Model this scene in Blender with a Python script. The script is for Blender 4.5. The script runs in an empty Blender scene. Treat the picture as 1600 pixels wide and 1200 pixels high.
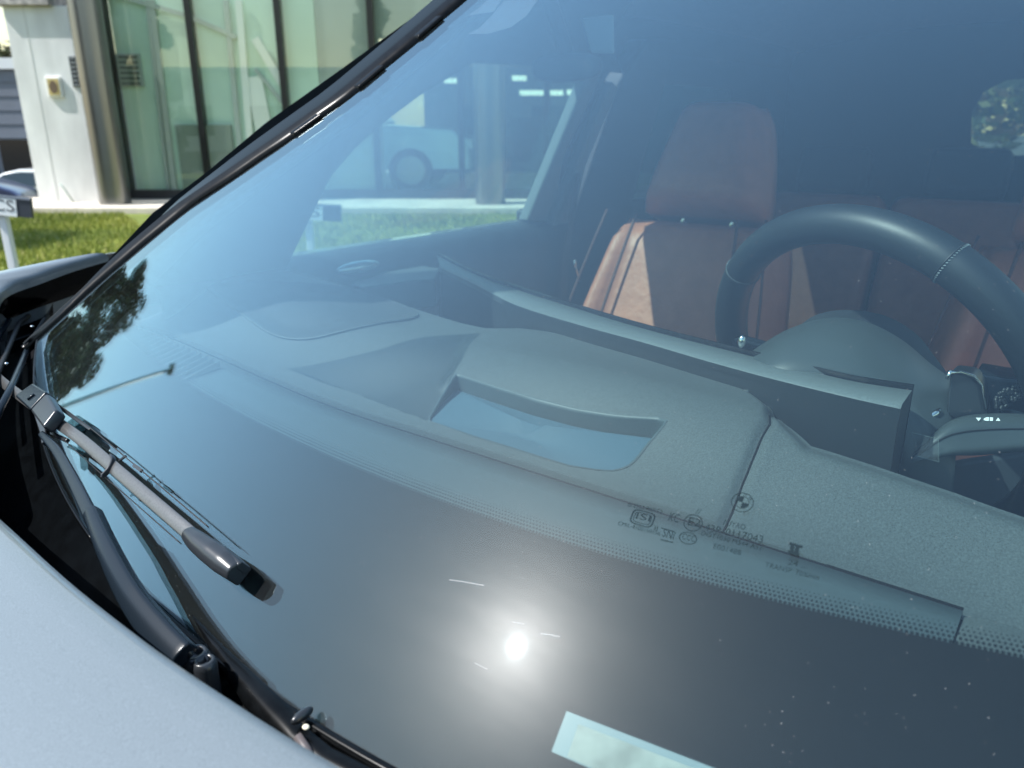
import bpy, bmesh, math, random
from math import sin, cos, pi, radians, sqrt, atan2, exp
from mathutils import Vector, Matrix
from mathutils.geometry import intersect_point_line
random.seed(7)

# ------------------------------------------------------------------ camera, sky, sun, exposure
scn = bpy.context.scene
F, PITCH = 1200.0, math.atan(400 / 1200.0)
EYE = Vector((0, 0, 1.35))
cam_d = bpy.data.cameras.new("camera")
cam = bpy.data.objects.new("camera", cam_d)
scn.collection.objects.link(cam)
cam.location = EYE
cam.rotation_euler = (pi / 2 - PITCH, 0, 0)
cam_d.sensor_width = 36
cam_d.lens = 27
cam_d.clip_start = 0.02
cam_d.clip_end = 600
cam_d.dof.use_dof = True
cam_d.dof.focus_distance = 0.66
cam_d.dof.aperture_fstop = 8.5
scn.camera = cam

SUN = Vector((-0.591, -0.156, 0.791)).normalized()
world = bpy.data.worlds.new("World")
scn.world = world
world.use_nodes = True
wn = world.node_tree.nodes
wl = world.node_tree.links
wn.clear()
sky = wn.new("ShaderNodeTexSky")
sky.sky_type = 'NISHITA'
sky.sun_disc = False
sky.sun_elevation = math.asin(SUN.z)
sky.sun_rotation = atan2(SUN.x, SUN.y)
sky.air_density = 1.9
sky.dust_density = 0.6
sky.ozone_density = 2.0
bg = wn.new("ShaderNodeBackground")
bg.inputs[1].default_value = 0.15
wo = wn.new("ShaderNodeOutputWorld")
wl.new(sky.outputs[0], bg.inputs[0])
wl.new(bg.outputs[0], wo.inputs[0])

sun_d = bpy.data.lights.new("sun", 'SUN')
sun_d.energy = 5.0
sun_d.angle = radians(0.55)
sun_d.color = (1.0, 0.98, 0.95)
sun = bpy.data.objects.new("sun", sun_d)
scn.collection.objects.link(sun)
sun.rotation_euler = (-SUN).to_track_quat('-Z', 'Y').to_euler()

scn.view_settings.view_transform = 'Standard'
scn.view_settings.look = 'None'
scn.view_settings.exposure = 0.6
scn.view_settings.gamma = 1
scn.view_settings.use_curve_mapping = False
scn.render.engine = 'CYCLES'
scn.cycles.use_denoising = True
scn.cycles.max_bounces = 14
scn.cycles.transparent_max_bounces = 24
scn.cycles.sample_clamp_indirect = 6
scn.cycles.caustics_reflective = False
scn.cycles.caustics_refractive = False
scn.cycles.blur_glossy = 0.6

# ------------------------------------------------------------------ frames: world, and the parked car's own (u back, v across, z up)
ANG = atan2(0.7934, 0.6087)
R_ = Vector((cos(ANG), sin(ANG), 0))
S_ = Vector((-sin(ANG), cos(ANG), 0))
FW = Vector((0, cos(PITCH), -sin(PITCH)))
UP = Vector((0, sin(PITCH), cos(PITCH)))
RT = Vector((1, 0, 0))
def ray(x, y):
    return (FW + RT * ((x - 800) / F) - UP * ((y - 600) / F)).normalized()
def W2C(P): return Vector((P.dot(R_), P.dot(S_), P.z))
def C2W(c): return R_ * c[0] + S_ * c[1] + Vector((0, 0, c[2]))
# glass height field of the windshield, in car coordinates
def zs(u, v):
    return 1.0 + 0.8 * (u - 0.2 - 0.2 * (v - 0.46) ** 2)
def gn(u, v):
    return Vector((-0.8, 0.8 * 0.4 * (v - 0.46), 1)).normalized()
def K(x, y, z):
    d = ray(x, y); t = (z - EYE.z) / d.z
    return W2C(EYE + d * t)
def PV(x, y, v):
    d = ray(x, y); return W2C(EYE + d * (v / d.dot(S_)))
def PU(x, y, u):
    d = ray(x, y); return W2C(EYE + d * (u / d.dot(R_)))
def DP(x, y, dep):
    d = ray(x, y); return W2C(EYE + d * (dep / d.dot(FW)))
def march(x, y, f, t0=0.1, t1=4.0, n=800):
    d = ray(x, y); pt, pg = None, None
    for i in range(n):
        t = t0 + (t1 - t0) * i / n
        c = W2C(EYE + d * t); g = c.z - f(c.x, c.y)
        if pg is not None and pg > 0 and g <= 0:
            a, b = pt, t
            for _ in range(30):
                m = (a + b) / 2; c = W2C(EYE + d * m)
                if c.z - f(c.x, c.y) > 0: a = m
                else: b = m
            return W2C(EYE + d * b)
        pt, pg = t, g
    raise RuntimeError("no hit %s %s" % (x, y))
def G(x, y, off=0.0):
    c = march(x, y, lambda u, v: zs(u, v) + off * 1.28)
    return c
def PT(x, y, v0):   # a point on the inward leaning side window plane
    v = v0
    for _ in range(12):
        c = PV(x, y, v); v = v0 - .30 * max(0, c.z - 1.14)
    return PV(x, y, v)
def WY(x, y, Y):
    d = ray(x, y); return EYE + d * (Y / d.y)
def WZ(x, y, z):
    d = ray(x, y); return EYE + d * ((z - EYE.z) / d.z)

# ------------------------------------------------------------------ materials
def srgb(r, g, b):
    f = lambda c: (c / 255 / 12.92) if c / 255 <= 0.04045 else ((c / 255 + 0.055) / 1.055) ** 2.4
    return (f(r), f(g), f(b))
MATS = {}
def mat(name, col, rough=0.6, metal=0.0, noise=None, bump=None, coat=0.0, spec=0.5, alpha=1.0, emit=None):
    if name in MATS: return MATS[name]
    m = bpy.data.materials.new(name); m.use_nodes = True
    nt = m.node_tree; b = nt.nodes["Principled BSDF"]
    b.inputs["Base Color"].default_value = (*col, 1)
    b.inputs["Roughness"].default_value = rough
    b.inputs["Metallic"].default_value = metal
    b.inputs["Coat Weight"].default_value = coat
    b.inputs["Coat Roughness"].default_value = 0.04
    b.inputs["Specular IOR Level"].default_value = spec
    tc = nt.nodes.new("ShaderNodeTexCoord")
    if noise:
        sc, amt = noise[0], noise[1]
        n = nt.nodes.new("ShaderNodeTexNoise"); n.inputs["Scale"].default_value = sc; n.inputs["Detail"].default_value = 6
        mp = nt.nodes.new("ShaderNodeMapping")
        if len(noise) > 2: mp.inputs["Scale"].default_value = noise[2]
        nt.links.new(tc.outputs["Object"], mp.inputs[0]); nt.links.new(mp.outputs[0], n.inputs["Vector"])
        rp = nt.nodes.new("ShaderNodeValToRGB")
        rp.color_ramp.elements[0].position = 0.3; rp.color_ramp.elements[1].position = 0.7
        rp.color_ramp.elements[0].color = (*[max(0, c * (1 - amt)) for c in col], 1)
        rp.color_ramp.elements[1].color = (*[min(1, c * (1 + amt)) for c in col], 1)
        nt.links.new(n.outputs[0], rp.inputs[0]); nt.links.new(rp.outputs[0], b.inputs["Base Color"])
    if bump:
        n = nt.nodes.new("ShaderNodeTexNoise"); n.inputs["Scale"].default_value = bump[0]; n.inputs["Detail"].default_value = 3
        bp = nt.nodes.new("ShaderNodeBump"); bp.inputs["Strength"].default_value = bump[1]; bp.inputs["Distance"].default_value = bump[2]
        nt.links.new(tc.outputs["Object"], n.inputs["Vector"]); nt.links.new(n.outputs[0], bp.inputs["Height"])
        nt.links.new(bp.outputs[0], b.inputs["Normal"])
    if emit:
        b.inputs["Emission Color"].default_value = (*emit, 1); b.inputs["Emission Strength"].default_value = 1
    MATS[name] = m
    return m

def glassmat(name, tint, f0=0.04, glow=0.0, glow_rough=0.25, rough=0.0, dust=0.0, gcol=(1, 1, 1), pw=5):
    m = bpy.data.materials.new(name); m.use_nodes = True
    nt = m.node_tree; N = nt.nodes; L = nt.links
    N.clear()
    out = N.new("ShaderNodeOutputMaterial")
    tr = N.new("ShaderNodeBsdfTransparent"); tr.inputs[0].default_value = (*tint, 1)
    gl = N.new("ShaderNodeBsdfAnisotropic" if hasattr(bpy.types, "ShaderNodeBsdfAnisotropicX") else "ShaderNodeBsdfGlossy")
    gl.inputs["Roughness"].default_value = rough
    gl.inputs["Color"].default_value = (*gcol, 1)
    lw = N.new("ShaderNodeLayerWeight"); lw.inputs["Blend"].default_value = 0.5
    p = N.new("ShaderNodeMath"); p.operation = 'POWER'; p.inputs[1].default_value = pw
    L.new(lw.outputs["Facing"], p.inputs[0])
    ma = N.new("ShaderNodeMath"); ma.operation = 'MULTIPLY_ADD'; ma.inputs[1].default_value = 1 - f0; ma.inputs[2].default_value = f0
    L.new(p.outputs[0], ma.inputs[0])
    mx = N.new("ShaderNodeMixShader")
    L.new(ma.outputs[0], mx.inputs[0]); L.new(tr.outputs[0], mx.inputs[1]); L.new(gl.outputs[0], mx.inputs[2])
    last = mx
    if glow > 0:
        for fac, ro in ((glow, glow_rough), (glow * 1.15, glow_rough * 1.5)):
            g2 = N.new("ShaderNodeBsdfGlossy"); g2.inputs["Roughness"].default_value = ro
            m2 = N.new("ShaderNodeMixShader")
            sn = N.new("ShaderNodeTexNoise"); sn.inputs["Scale"].default_value = 16; sn.inputs["Detail"].default_value = 10; sn.inputs["Roughness"].default_value = .72
            sm_ = N.new("ShaderNodeMapping"); sm_.inputs["Rotation"].default_value = (0, 0, .5); sm_.inputs["Scale"].default_value = (5, 1, 1)
            sc2 = N.new("ShaderNodeTexCoord"); L.new(sc2.outputs["Object"], sm_.inputs[0]); L.new(sm_.outputs[0], sn.inputs["Vector"])
            sr = N.new("ShaderNodeMapRange"); sr.inputs[1].default_value = .3; sr.inputs[2].default_value = .7; sr.inputs[3].default_value = fac * .90; sr.inputs[4].default_value = fac * 1.12
            L.new(sn.outputs[0], sr.inputs[0]); L.new(sr.outputs[0], m2.inputs[0])
            L.new(last.outputs[0], m2.inputs[1]); L.new(g2.outputs[0], m2.inputs[2])
            last = m2
    if dust > 0:
        df = N.new("ShaderNodeBsdfDiffuse"); df.inputs[0].default_value = (0.75, 0.78, 0.78, 1)
        no = N.new("ShaderNodeTexNoise"); no.inputs["Scale"].default_value = 9; no.inputs["Detail"].default_value = 9
        no.inputs["Roughness"].default_value = 0.7
        tc = N.new("ShaderNodeTexCoord"); L.new(tc.outputs["Object"], no.inputs["Vector"])
        mr = N.new("ShaderNodeMapRange"); mr.inputs[1].default_value = 0.3; mr.inputs[2].default_value = 0.75
        mr.inputs[3].default_value = dust * 0.5; mr.inputs[4].default_value = dust * 1.5
        L.new(no.outputs[0], mr.inputs[0])
        m3 = N.new("ShaderNodeMixShader"); L.new(mr.outputs[0], m3.inputs[0])
        L.new(last.outputs[0], m3.inputs[1]); L.new(df.outputs[0], m3.inputs[2]); last = m3
    L.new(last.outputs[0], out.inputs[0])
    MATS[name] = m
    return m

M_glass = glassmat("windshield glass", (0.84, 0.93, 0.92), f0=0.031, pw=2.4, gcol=(.74, .93, 1.0), glow=0.0027, glow_rough=0.22, rough=0.014, dust=0.002)
M_glass_in = glassmat("windshield glass inner face", (0.86, 0.93, 0.92), f0=0.026, pw=2.4, gcol=(.68, .92, 1.0))
M_sideglass = glassmat("side glass", (0.78, 0.90, 0.86), f0=0.05)
M_tinted = glassmat("tinted rear glass", (0.34, 0.42, 0.42), f0=0.05)
M_facade = glassmat("facade glass", (0.965, 0.995, 0.975), f0=0.055)
M_film = glassmat("screen film", (0.97, 0.98, 0.98), f0=0.02)
M_black = mat("black ceramic", (0.010, 0.010, 0.011), 1.0, spec=0.0)
M_ink = mat("black ink print", (0.016, 0.026, 0.032), 1.0, spec=0)
M_hood = mat("pale blue grey metallic paint", (0.19, 0.215, 0.225), 0.40, 0.25, coat=1.0, noise=(1600, 0.22))
M_hoodlip = mat("paint edge", (0.10, 0.12, 0.14), 0.3, 0.3, coat=1.0)
M_cowl = mat("black cowl plastic", (0.0015, 0.002, 0.0025), 0.22, noise=(60, 0.5), spec=.12)
M_seal = mat("black rubber seal", (0.003, 0.0035, 0.004), 0.25, noise=(80, 0.6), spec=.15)
M_arm = mat("satin black wiper arm", (0.008, 0.013, 0.019), 0.24, bump=(900, 0.06, 0.0004), spec=.28)
M_spring = mat("worn grey wiper spring steel", (0.15, 0.148, 0.145), 0.32, 0.7, noise=(700, 0.15, (1, 1, 1)))
M_cap = mat("gloss black plastic cap", (0.022, 0.025, 0.029), 0.28, spec=0.6)
M_rub = mat("wiper rubber", (0.008, 0.008, 0.009), 0.5)
M_dash = mat("soft grey dashboard skin", (0.060, 0.072, 0.076), 0.55, noise=(650, 0.34), bump=(1400, 0.25, 0.0006))
M_dash2 = mat("smooth dashboard strip", (0.047, 0.066, 0.075), 0.5, noise=(300, 0.08))
M_dark = mat("dark interior plastic", (0.016, 0.021, 0.026), 0.6)
M_dark2 = mat("charcoal door trim", (0.022, 0.029, 0.036), 0.6, noise=(20, .2))
M_head = mat("grey headliner", (0.22, 0.23, 0.24), 0.9, noise=(60, .1))
M_trimlight = mat("grey pillar trim", (0.12, 0.15, 0.16), 0.7, noise=(200, .1))
M_mesh = mat("speaker mesh", (0.045, 0.055, 0.062), 0.6)
M_mirr = mat("head up display lens", (0.055, 0.10, 0.135), 0.6, spec=0.1)
M_leather = mat("smooth black leather", (0.010, 0.014, 0.018), 0.46, bump=(260, 0.10, 0.0008))
M_tan = mat("terracotta leather", (0.46, 0.165, 0.095), 0.5, noise=(25, 0.10), bump=(60, 0.30, 0.006))
M_tand = mat("terracotta leather seam", (0.10, 0.035, 0.025), 0.6)
M_shroud = mat("grey column shroud", (0.042, 0.054, 0.058), 0.38)
M_chrome = mat("satin chrome", (0.7, 0.72, 0.72), 0.16, 1.0)
M_white = mat("glowing white print", (0.85, 0.88, 0.88), 0.5, emit=(0.25, 0.3, 0.3))  # stalk symbols are given a glow of their own
M_screen = mat("display housing", (0.105, 0.125, 0.13), 0.42, noise=(900, 0.35), bump=(1500, 0.3, 0.0006))
M_screenb = mat("display back", (0.018, 0.024, 0.030), 0.5)

# ------------------------------------------------------------------ object helpers
COL = scn.collection
def new_obj(name, verts, faces, m, parent=None, smooth=False, mats=None, fmat=None):
    me = bpy.data.meshes.new(name)
    me.from_pydata([tuple(v) for v in verts], [], faces)
    me.update()
    for k in (mats or [m]): me.materials.append(k)
    if fmat:
        for p, i in zip(me.polygons, fmat): p.material_index = i
    if smooth:
        for p in me.polygons: p.use_smooth = True
    o = bpy.data.objects.new(name, me); COL.objects.link(o)
    if parent is not None: o.parent = parent
    return o
def tag(o, label=None, cat=None, group=None, kind=None):
    if label: o["label"] = label
    if cat: o["category"] = cat
    if group: o["group"] = group
    if kind: o["kind"] = kind
    return o
def empty(name, loc, rz=0, label=None, cat=None, group=None, parent=None):
    o = bpy.data.objects.new(name, None); COL.objects.link(o)
    o.location = loc; o.rotation_euler = (0, 0, rz); o.empty_display_size = .1
    if parent is not None: o.parent = parent
    return tag(o, label, cat, group)

class MB:
    def __init__(s): s.v = []; s.f = []; s.m = []
    def add(s, vs, fs, mi=0):
        b = len(s.v); s.v += [Vector(x) for x in vs]; s.f += [tuple(i + b for i in f) for f in fs]; s.m += [mi] * len(fs)
        return s
    def grid(s, rows, mi=0, closeu=False):
        n = len(rows); k = len(rows[0]); vs = [p for r in rows for p in r]; fs = []
        for i in range(n - 1):
            for j in range(k if closeu else k - 1):
                a = i * k + j; b = i * k + (j + 1) % k
                fs.append((a, b, b + k, a + k))
        return s.add(vs, fs, mi)
    def tube(s, path, rad, n=8, cap=True, mi=0):
        path = [Vector(p) for p in path]; rows = []
        for i, p in enumerate(path):
            d = (path[min(i + 1, len(path) - 1)] - path[max(i - 1, 0)]).normalized()
            a = d.cross(Vector((0, 0, 1)))
            if a.length < 1e-4: a = d.cross(Vector((1, 0, 0)))
            a.normalize(); b = a.cross(d)
            r = rad[i] if isinstance(rad, (list, tuple)) else rad
            rx, ry = r if isinstance(r, tuple) else (r, r)
            rows.append([p + a * cos(2 * pi * k / n) * rx + b * sin(2 * pi * k / n) * ry for k in range(n)])
        base = len(s.v); s.grid(rows, mi, True)
        if cap:
            s.f.append(tuple(base + k for k in range(n))[::-1]); s.m.append(mi)
            e = base + (len(path) - 1) * n
            s.f.append(tuple(e + k for k in range(n))); s.m.append(mi)
        return s
    def prism(s, top, vec, mi=0):
        n = len(top); top = [Vector(p) for p in top]; vec = Vector(vec)
        vs = top + [p + vec for p in top]
        fs = [tuple(range(n)), tuple(range(n, 2 * n))[::-1]] + [(i, i + n, (i + 1) % n + n, (i + 1) % n) for i in range(n)]
        return s.add(vs, fs, mi)
    def box(s, x0, x1, y0, y1, z0, z1, mi=0):
        return s.prism([(x0, y0, z1), (x1, y0, z1), (x1, y1, z1), (x0, y1, z1)], (0, 0, z0 - z1), mi)
    def obox(s, c, ax, ay, az, mi=0):
        c, ax, ay, az = map(Vector, (c, ax, ay, az))
        return s.prism([c - ax - ay + az, c + ax - ay + az, c + ax + ay + az, c - ax + ay + az], -2 * az, mi)
    def ellips(s, c, r, nu=16, nv=10, e=1.0, mi=0, M=None):
        rows = []
        sp = lambda t, p: math.copysign(abs(t) ** p, t)
        for i in range(nv + 1):
            ph = -pi / 2 + pi * i / nv
            row = []
            for k in range(nu):
                th = 2 * pi * k / nu
                q = Vector((r[0] * sp(cos(ph), e) * sp(cos(th), e), r[1] * sp(cos(ph), e) * sp(sin(th), e), r[2] * sp(sin(ph), e)))
                if M: q = M @ q
                row.append(Vector(c) + q)
            rows.append(row)
        return s.grid(rows, mi, True)
    def build(s, name, m, parent=None, smooth=False, bevel=0, seg=2, mats=None, kind=None, sub=0, fix=True):
        off = getattr(parent, "_off", None)
        o = new_obj(name, s.v, s.f, m, parent, smooth, mats, s.m if mats else None)
        if fix:
            bm = bmesh.new(); bm.from_mesh(o.data); bmesh.ops.remove_doubles(bm, verts=bm.verts, dist=1e-6)
            bmesh.ops.recalc_face_normals(bm, faces=bm.faces); bm.to_mesh(o.data); bm.free()
        if bevel:
            md = o.modifiers.new("bevel", 'BEVEL'); md.width = bevel; md.segments = seg; md.limit_method = 'ANGLE'; md.angle_limit = radians(35)
            for p in o.data.polygons: p.use_smooth = True
            w = o.modifiers.new("wn", 'WEIGHTED_NORMAL')
        if sub:
            md = o.modifiers.new("sub", 'SUBSURF'); md.levels = sub; md.render_levels = sub
        if kind: o["kind"] = kind
        return o

def lerp(a, b, t): return a + (b - a) * t
def sm(a, b, x):
    t = max(0, min(1, (x - a) / (b - a))); return t * t * (3 - 2 * t)
def poly_at(pts, x):
    if x <= pts[0][0]: return pts[0][1]
    for (x0, y0), (x1, y1) in zip(pts, pts[1:]):
        if x <= x1: return y0 + (y1 - y0) * (x - x0) / (x1 - x0)
    return pts[-1][1]
def catmull(P, n):
    P = [Vector(p) for p in P]; Q = [2 * P[0] - P[1]] + P + [2 * P[-1] - P[-2]]; out = []
    for i in range(1, len(Q) - 2):
        for k in range(n):
            t = k / n; a, b, c, d = Q[i - 1:i + 3]
            out.append(0.5 * ((2 * b) + (c - a) * t + (2 * a - 5 * b + 4 * c - d) * t * t + (3 * b - a - 3 * c + d) * t ** 3))
    out.append(P[-1]); return out
def inpoly(x, y, P):
    c = False; n = len(P)
    for i in range(n):
        x0, y0 = P[i][0], P[i][1]; x1, y1 = P[(i + 1) % n][0], P[(i + 1) % n][1]
        if (y0 > y) != (y1 > y) and x < (x1 - x0) * (y - y0) / (y1 - y0) + x0: c = not c
    return c
def resample(P, n):
    P = [Vector(p) for p in P]; L = [0]
    for a, b in zip(P, P[1:]): L.append(L[-1] + (b - a).length)
    out = []
    for k in range(n):
        d = L[-1] * k / (n - 1); i = 0
        while i < len(P) - 2 and L[i + 1] < d: i += 1
        out.append(P[i].lerp(P[i + 1], (d - L[i]) / max(1e-9, L[i + 1] - L[i])))
    return out

# ================================================================== SETTING: ground, lawn, kerb, far lot
M_asph = mat("asphalt", (0.06, 0.06, 0.06), 0.9, noise=(3, .3), bump=(80, .4, .01))
M_lawn = mat("lawn soil and grass", (0.15, 0.185, 0.03), 0.95, noise=(5, 0.4), bump=(60, .6, .03))
M_kerb = mat("pale concrete kerb", (0.62, 0.55, 0.46), 0.85, noise=(2.5, 0.18), bump=(60, .3, .004))
M_conc = mat("concrete", (0.45, 0.43, 0.40), 0.9, noise=(4, .2))
YF = 14.7
def struct(name, verts, faces, m):
    o = new_obj(name, verts, faces, m); o["kind"] = "structure"; return o
gx = [-300, -60, -30, -20, -13.2, -11.2, -9, 0, 10, 40, 300]
gy = [-300, -60, -8, 4.3, 12.9, 15.6, 20, 30, 60, 300]
def gz(x, y):
    return -1.35 if (y >= 18 and x < -9.5) or y > 55 else -0.03
struct("ground", [(x, y, gz(x, y)) for y in gy for x in gx],
       [(j * 11 + i, j * 11 + i + 1, (j + 1) * 11 + i + 1, (j + 1) * 11 + i) for j in range(9) for i in range(10)], M_asph)
# lawn bed: a gently uneven slab between the parked car and the kerb
lv = []; NX, NY = 120, 40
for j in range(NY + 1):
    for i in range(NX + 1):
        x = -30 + 60 * i / NX; y = 4.4 + (12.98 - 4.4) * j / NY
        lv.append((x, y, 0.0 + 0.02 * sin(x * 1.3) * sin(y * 1.7)))
struct("lawn", lv, [(j * (NX + 1) + i, j * (NX + 1) + i + 1, (j + 1) * (NX + 1) + i + 1, (j + 1) * (NX + 1) + i) for j in range(NY) for i in range(NX)], M_lawn)
b = MB(); b.box(-30, 30, 13.0, 14.95, -.3, 0.10)
o = b.build("kerb", M_kerb, bevel=.02); o["kind"] = "structure"
# grass blades
gm = []
for shade, c in enumerate([(0.25, 0.29, 0.04), (0.36, 0.37, 0.07), (0.15, 0.19, 0.025), (0.48, 0.44, 0.17)]):
    gm.append(mat("grass blade %d" % shade, c, 0.7))
b = MB(); rg = random.Random(3)
for k in range(46000):
    y = 5.2 + 7.7 * rg.random() ** 0.8
    if rg.random() < .62: x = -0.62 * y - rg.random() * 3.2 + 1.6
    else: x = -0.36 * y + rg.random() * (0.36 * y + 1.5)
    a = rg.random() * pi; h = rg.uniform(.03, .075); w = rg.uniform(.006, .014)
    cl = sin(x * 2.1 + 1) * cos(y * 1.6) + rg.random() * 1.6 - .5
    mi = 3 if rg.random() < .07 else (1 if cl > .55 else (2 if cl < -.25 else 0))
    dx, dy = cos(a) * w, sin(a) * w
    b.v += [Vector((x - dx, y - dy, -.01)), Vector((x + dx, y + dy, -.01)), Vector((x + rg.uniform(-.03, .03), y + rg.uniform(-.03, .03), h))]
    n = len(b.v); b.f.append((n - 3, n - 2, n - 1)); b.m.append(mi)
o = b.build("grass", None, mats=gm, fix=False); tag(o, "short green lawn grass between the car and the glass showroom", "grass", kind="stuff")

# ================================================================== SHOWROOM BUILDING
M_wallw = mat("white roughcast render", (0.74, 0.745, 0.73), 0.85, noise=(2.2, 0.16, (1, 1, .35)), bump=(90, .5, .012))
M_mull = mat("black aluminium mullion", (0.012, 0.013, 0.014), 0.3, 0.2)
M_steel = mat("brushed steel column", (0.22, 0.225, 0.23), 0.28, 0.9, noise=(1.5, .12, (1, 1, .3)))
M_refl_green = mat("pale green painted reflection", (0.62, 0.80, 0.66), 0.8, noise=(1.2, .06))  # wall mirrored in the first panes, put into a solid colour
M_refl_grey = mat("grey painted reflection", (0.36, 0.42, 0.38), 0.8, noise=(1.2, .06))  # grey reflection of the farther panes, put into a solid colour
M_sill = mat("dark sill", (0.03, 0.03, 0.032), 0.5)
M_band = mat("cream band", (0.75, 0.74, 0.66), .6)
show = empty("showroom", (0, YF + 4, 0), 0, "glass fronted car showroom with black mullions and pale green reflections built as panels behind the panes", "building")
def sh(mb, name, m, **k):
    for i in range(len(mb.v)): mb.v[i] = mb.v[i] - Vector((0, YF + 4, 0))
    return mb.build(name, m, show, **k)
HT = 5.2
xs0 = WY(157, 0, YF).x
def fx(px): return WY(px, 0, YF).x
mx = [WY(158, 0, YF).x, WY(292, 0, YF).x, WY(432, 0, YF).x, WY(577, 0, YF).x]
step = (mx[3] - mx[0]) / 3
while mx[-1] < 12: mx.append(mx[-1] + step)
for x in mx:
    b = MB(); b.box(x - .055, x + .055, YF - .06, YF + .12, .10, HT); sh(b, "mullion", M_mull)
for a_, c_ in zip(mx, mx[1:]):
    b = MB(); b.box(a_ + .056, c_ - .056, YF - .006, YF + .006, .26, HT - .1); sh(b, "pane", M_facade)
b = MB(); b.box(mx[0] - .05, mx[-1], YF - .05, YF + .11, .101, .258); sh(b, "sill", M_sill)
b = MB(); b.box(mx[0] - .3, mx[-1], YF - .1, YF + 9, HT + .002, HT + .45); sh(b, "roof", M_conc)
b = MB(); b.box(mx[0] + .06, mx[-1], YF + .12, YF + 9, .1, .14); sh(b, "floor", M_conc)
b = MB(); b.box(mx[0] + .06, mx[2] + .6, YF + .125, YF + .2, .14, HT - .01); sh(b, "pane_backing", M_refl_green)  # solid panel just behind the glass in place of its reflection
b = MB(); b.box(mx[2] + .61, mx[3] + .1, YF + .125, YF + .2, .14, HT - .01); sh(b, "pane_backing", M_refl_grey)  # grey panel standing in for what these panes mirror
b = MB(); b.box(mx[3] + .101, mx[-1], YF + .125, YF + .2, 2.85, HT - .01); sh(b, "upper_reflection", M_refl_grey)  # upper grey panel, also in place of mirrored tones
b = MB(); b.box(mx[3], mx[-1], YF + 8.2, YF + 8.3, .14, HT - .01); sh(b, "pane_backing", mat("dim interior wall", (.10, .14, .16), .8))
# mirrored posts, louvre and bracing of the first panes, built as solid pieces
def seg(p0, p1, w, Y, name, m, d=.04):
    A = WY(*p0, Y); B = WY(*p1, Y); dd = (B - A).normalized(); n = Vector((dd.z, 0, -dd.x)) * w / 2
    b = MB(); b.prism([A - n, A + n, B + n, B - n], (0, d, 0)); return sh(b, name, m)
M_refl_post = mat("grey green mirrored post", (0.40, 0.46, 0.42), .6)
M_refl_post2 = mat("pale mirrored post", (0.78, 0.82, 0.76), .6)
seg((236, 0), (276, 325), .10, YF + .05, "post", M_refl_post); seg((229, 0), (266, 325), .06, YF + .048, "post", M_refl_post)  # mirrored posts, built as solid pieces
seg((352, 0), (375, 240), .09, YF + .05, "post", M_refl_post); seg((372, 0), (392, 240), .12, YF + .048, "post", M_refl_post2)  # mirrored posts, built as solid pieces
seg((160, -14), (290, 24), .07, YF + .04, "mirrored_brace", M_refl_post); seg((300, 28), (368, 58), .07, YF + .04, "mirrored_brace", M_refl_post)
seg((398, 60), (440, 130), .14, YF + .04, "mirrored_brace", M_refl_post2); seg((398, 108), (445, 165), .06, YF + .04, "mirrored_brace", M_refl_post)
seg((395, 120), (420, 240), .30, YF + .056, "post", M_refl_post2)  # mirrored post, built as a solid piece
b = MB(); A = WY(180, 84, YF + .06); B = WY(225, 135, YF + .06)
b.box(A.x, B.x, YF + .06, YF + .10, B.z, A.z); sh(b, "mirrored_louvre", M_refl_post)
for k in range(6):
    z = lerp(B.z + .05, A.z - .05, k / 5); b = MB(); b.box(A.x + .05, B.x - .05, YF + .03, YF + .058, z - .018, z + .012); sh(b, "louvre_slat", mat("mirrored louvre slat", (.07, .09, .08), .5))  # slats of the mirrored louvre, built as solid pieces
b = MB(); A = WY(300, 195, YF + .06); B = WY(372, 300, YF + .06); b.box(A.x - .3, B.x, YF + .03, YF + .11, .14, A.z); sh(b, "counter", mat("dim counter", (.22, .27, .22), .7))

# steel columns standing before the glass
def column(pxl, pxr, py, label):
    A = WY(pxl, py, 13.70); B = WY(pxr, py, 13.70)
    c = ((A + B) / 2); r = (B.x - A.x) / 2
    rows = [[(r * cos(2 * pi * k / 48), r * sin(2 * pi * k / 48), z) for k in range(48)] for z in (0.0, .02, 1.7, 1.705, HT - .15)]
    b = MB(); b.grid(rows, closeu=True)
    o = b.build("steel_column", M_steel, smooth=True)
    o.location = (c.x, 13.70, .10)
    tag(o, label, "column", "brushed steel columns along the showroom front")
    return o
column(157, 203, 310, "round steel column at the corner beside the white wall")
column(743, 790, 310, "round steel column seen through the passenger window")

# white end wall with concrete cap, fan outlet, vent louvre, drain pipe
wl_ = WY(62, 318, 14.0).x; wr_ = WY(152, 318, 14.0).x
wall = empty("white_wall", (0, 14.0, 0), 0, "white rendered end wall with a concrete cap left of the showroom glass", "wall")
wt = WY(60, 9, 14.0).z
b = MB(); b.box(wl_ - .0, wr_ + .25, 0, .9, 0.0, wt); b.build("wall", M_wallw, wall, bevel=.01)
b = MB(); b.box(wl_ - .14, wr_ - .2, -.10, .95, wt + .002, wt + .30); b.build("cap", mat("stained concrete cap", (.40, .37, .35), .9, noise=(9, .5)), wall, bevel=.01)
A = WY(70, 120, 13.97); B = WY(100, 152, 13.97)
b = MB(); b.box(A.x, B.x, -.05, -.003, B.z, A.z)
fanb = b.build("fan_housing", mat("white fan housing", (.85, .84, .8), .6), wall, bevel=.012)
b = MB(); cx, cz = (A.x + B.x) / 2, (A.z + B.z) / 2; w = (B.x - A.x) * .36; h = (A.z - B.z) * .40
b.box(cx - w, cx + w, -.058, -.051, cz - h, cz + h); b.build("fan_grille", mat("yellowed grille", (.55, .43, .18), .7, noise=(30, .3)), fanb)
b = MB(); b.v = []; ring = [(cx + w * .72 * cos(t * pi / 12), -.062, cz + h * .78 * sin(t * pi / 12)) for t in range(24)]
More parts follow.
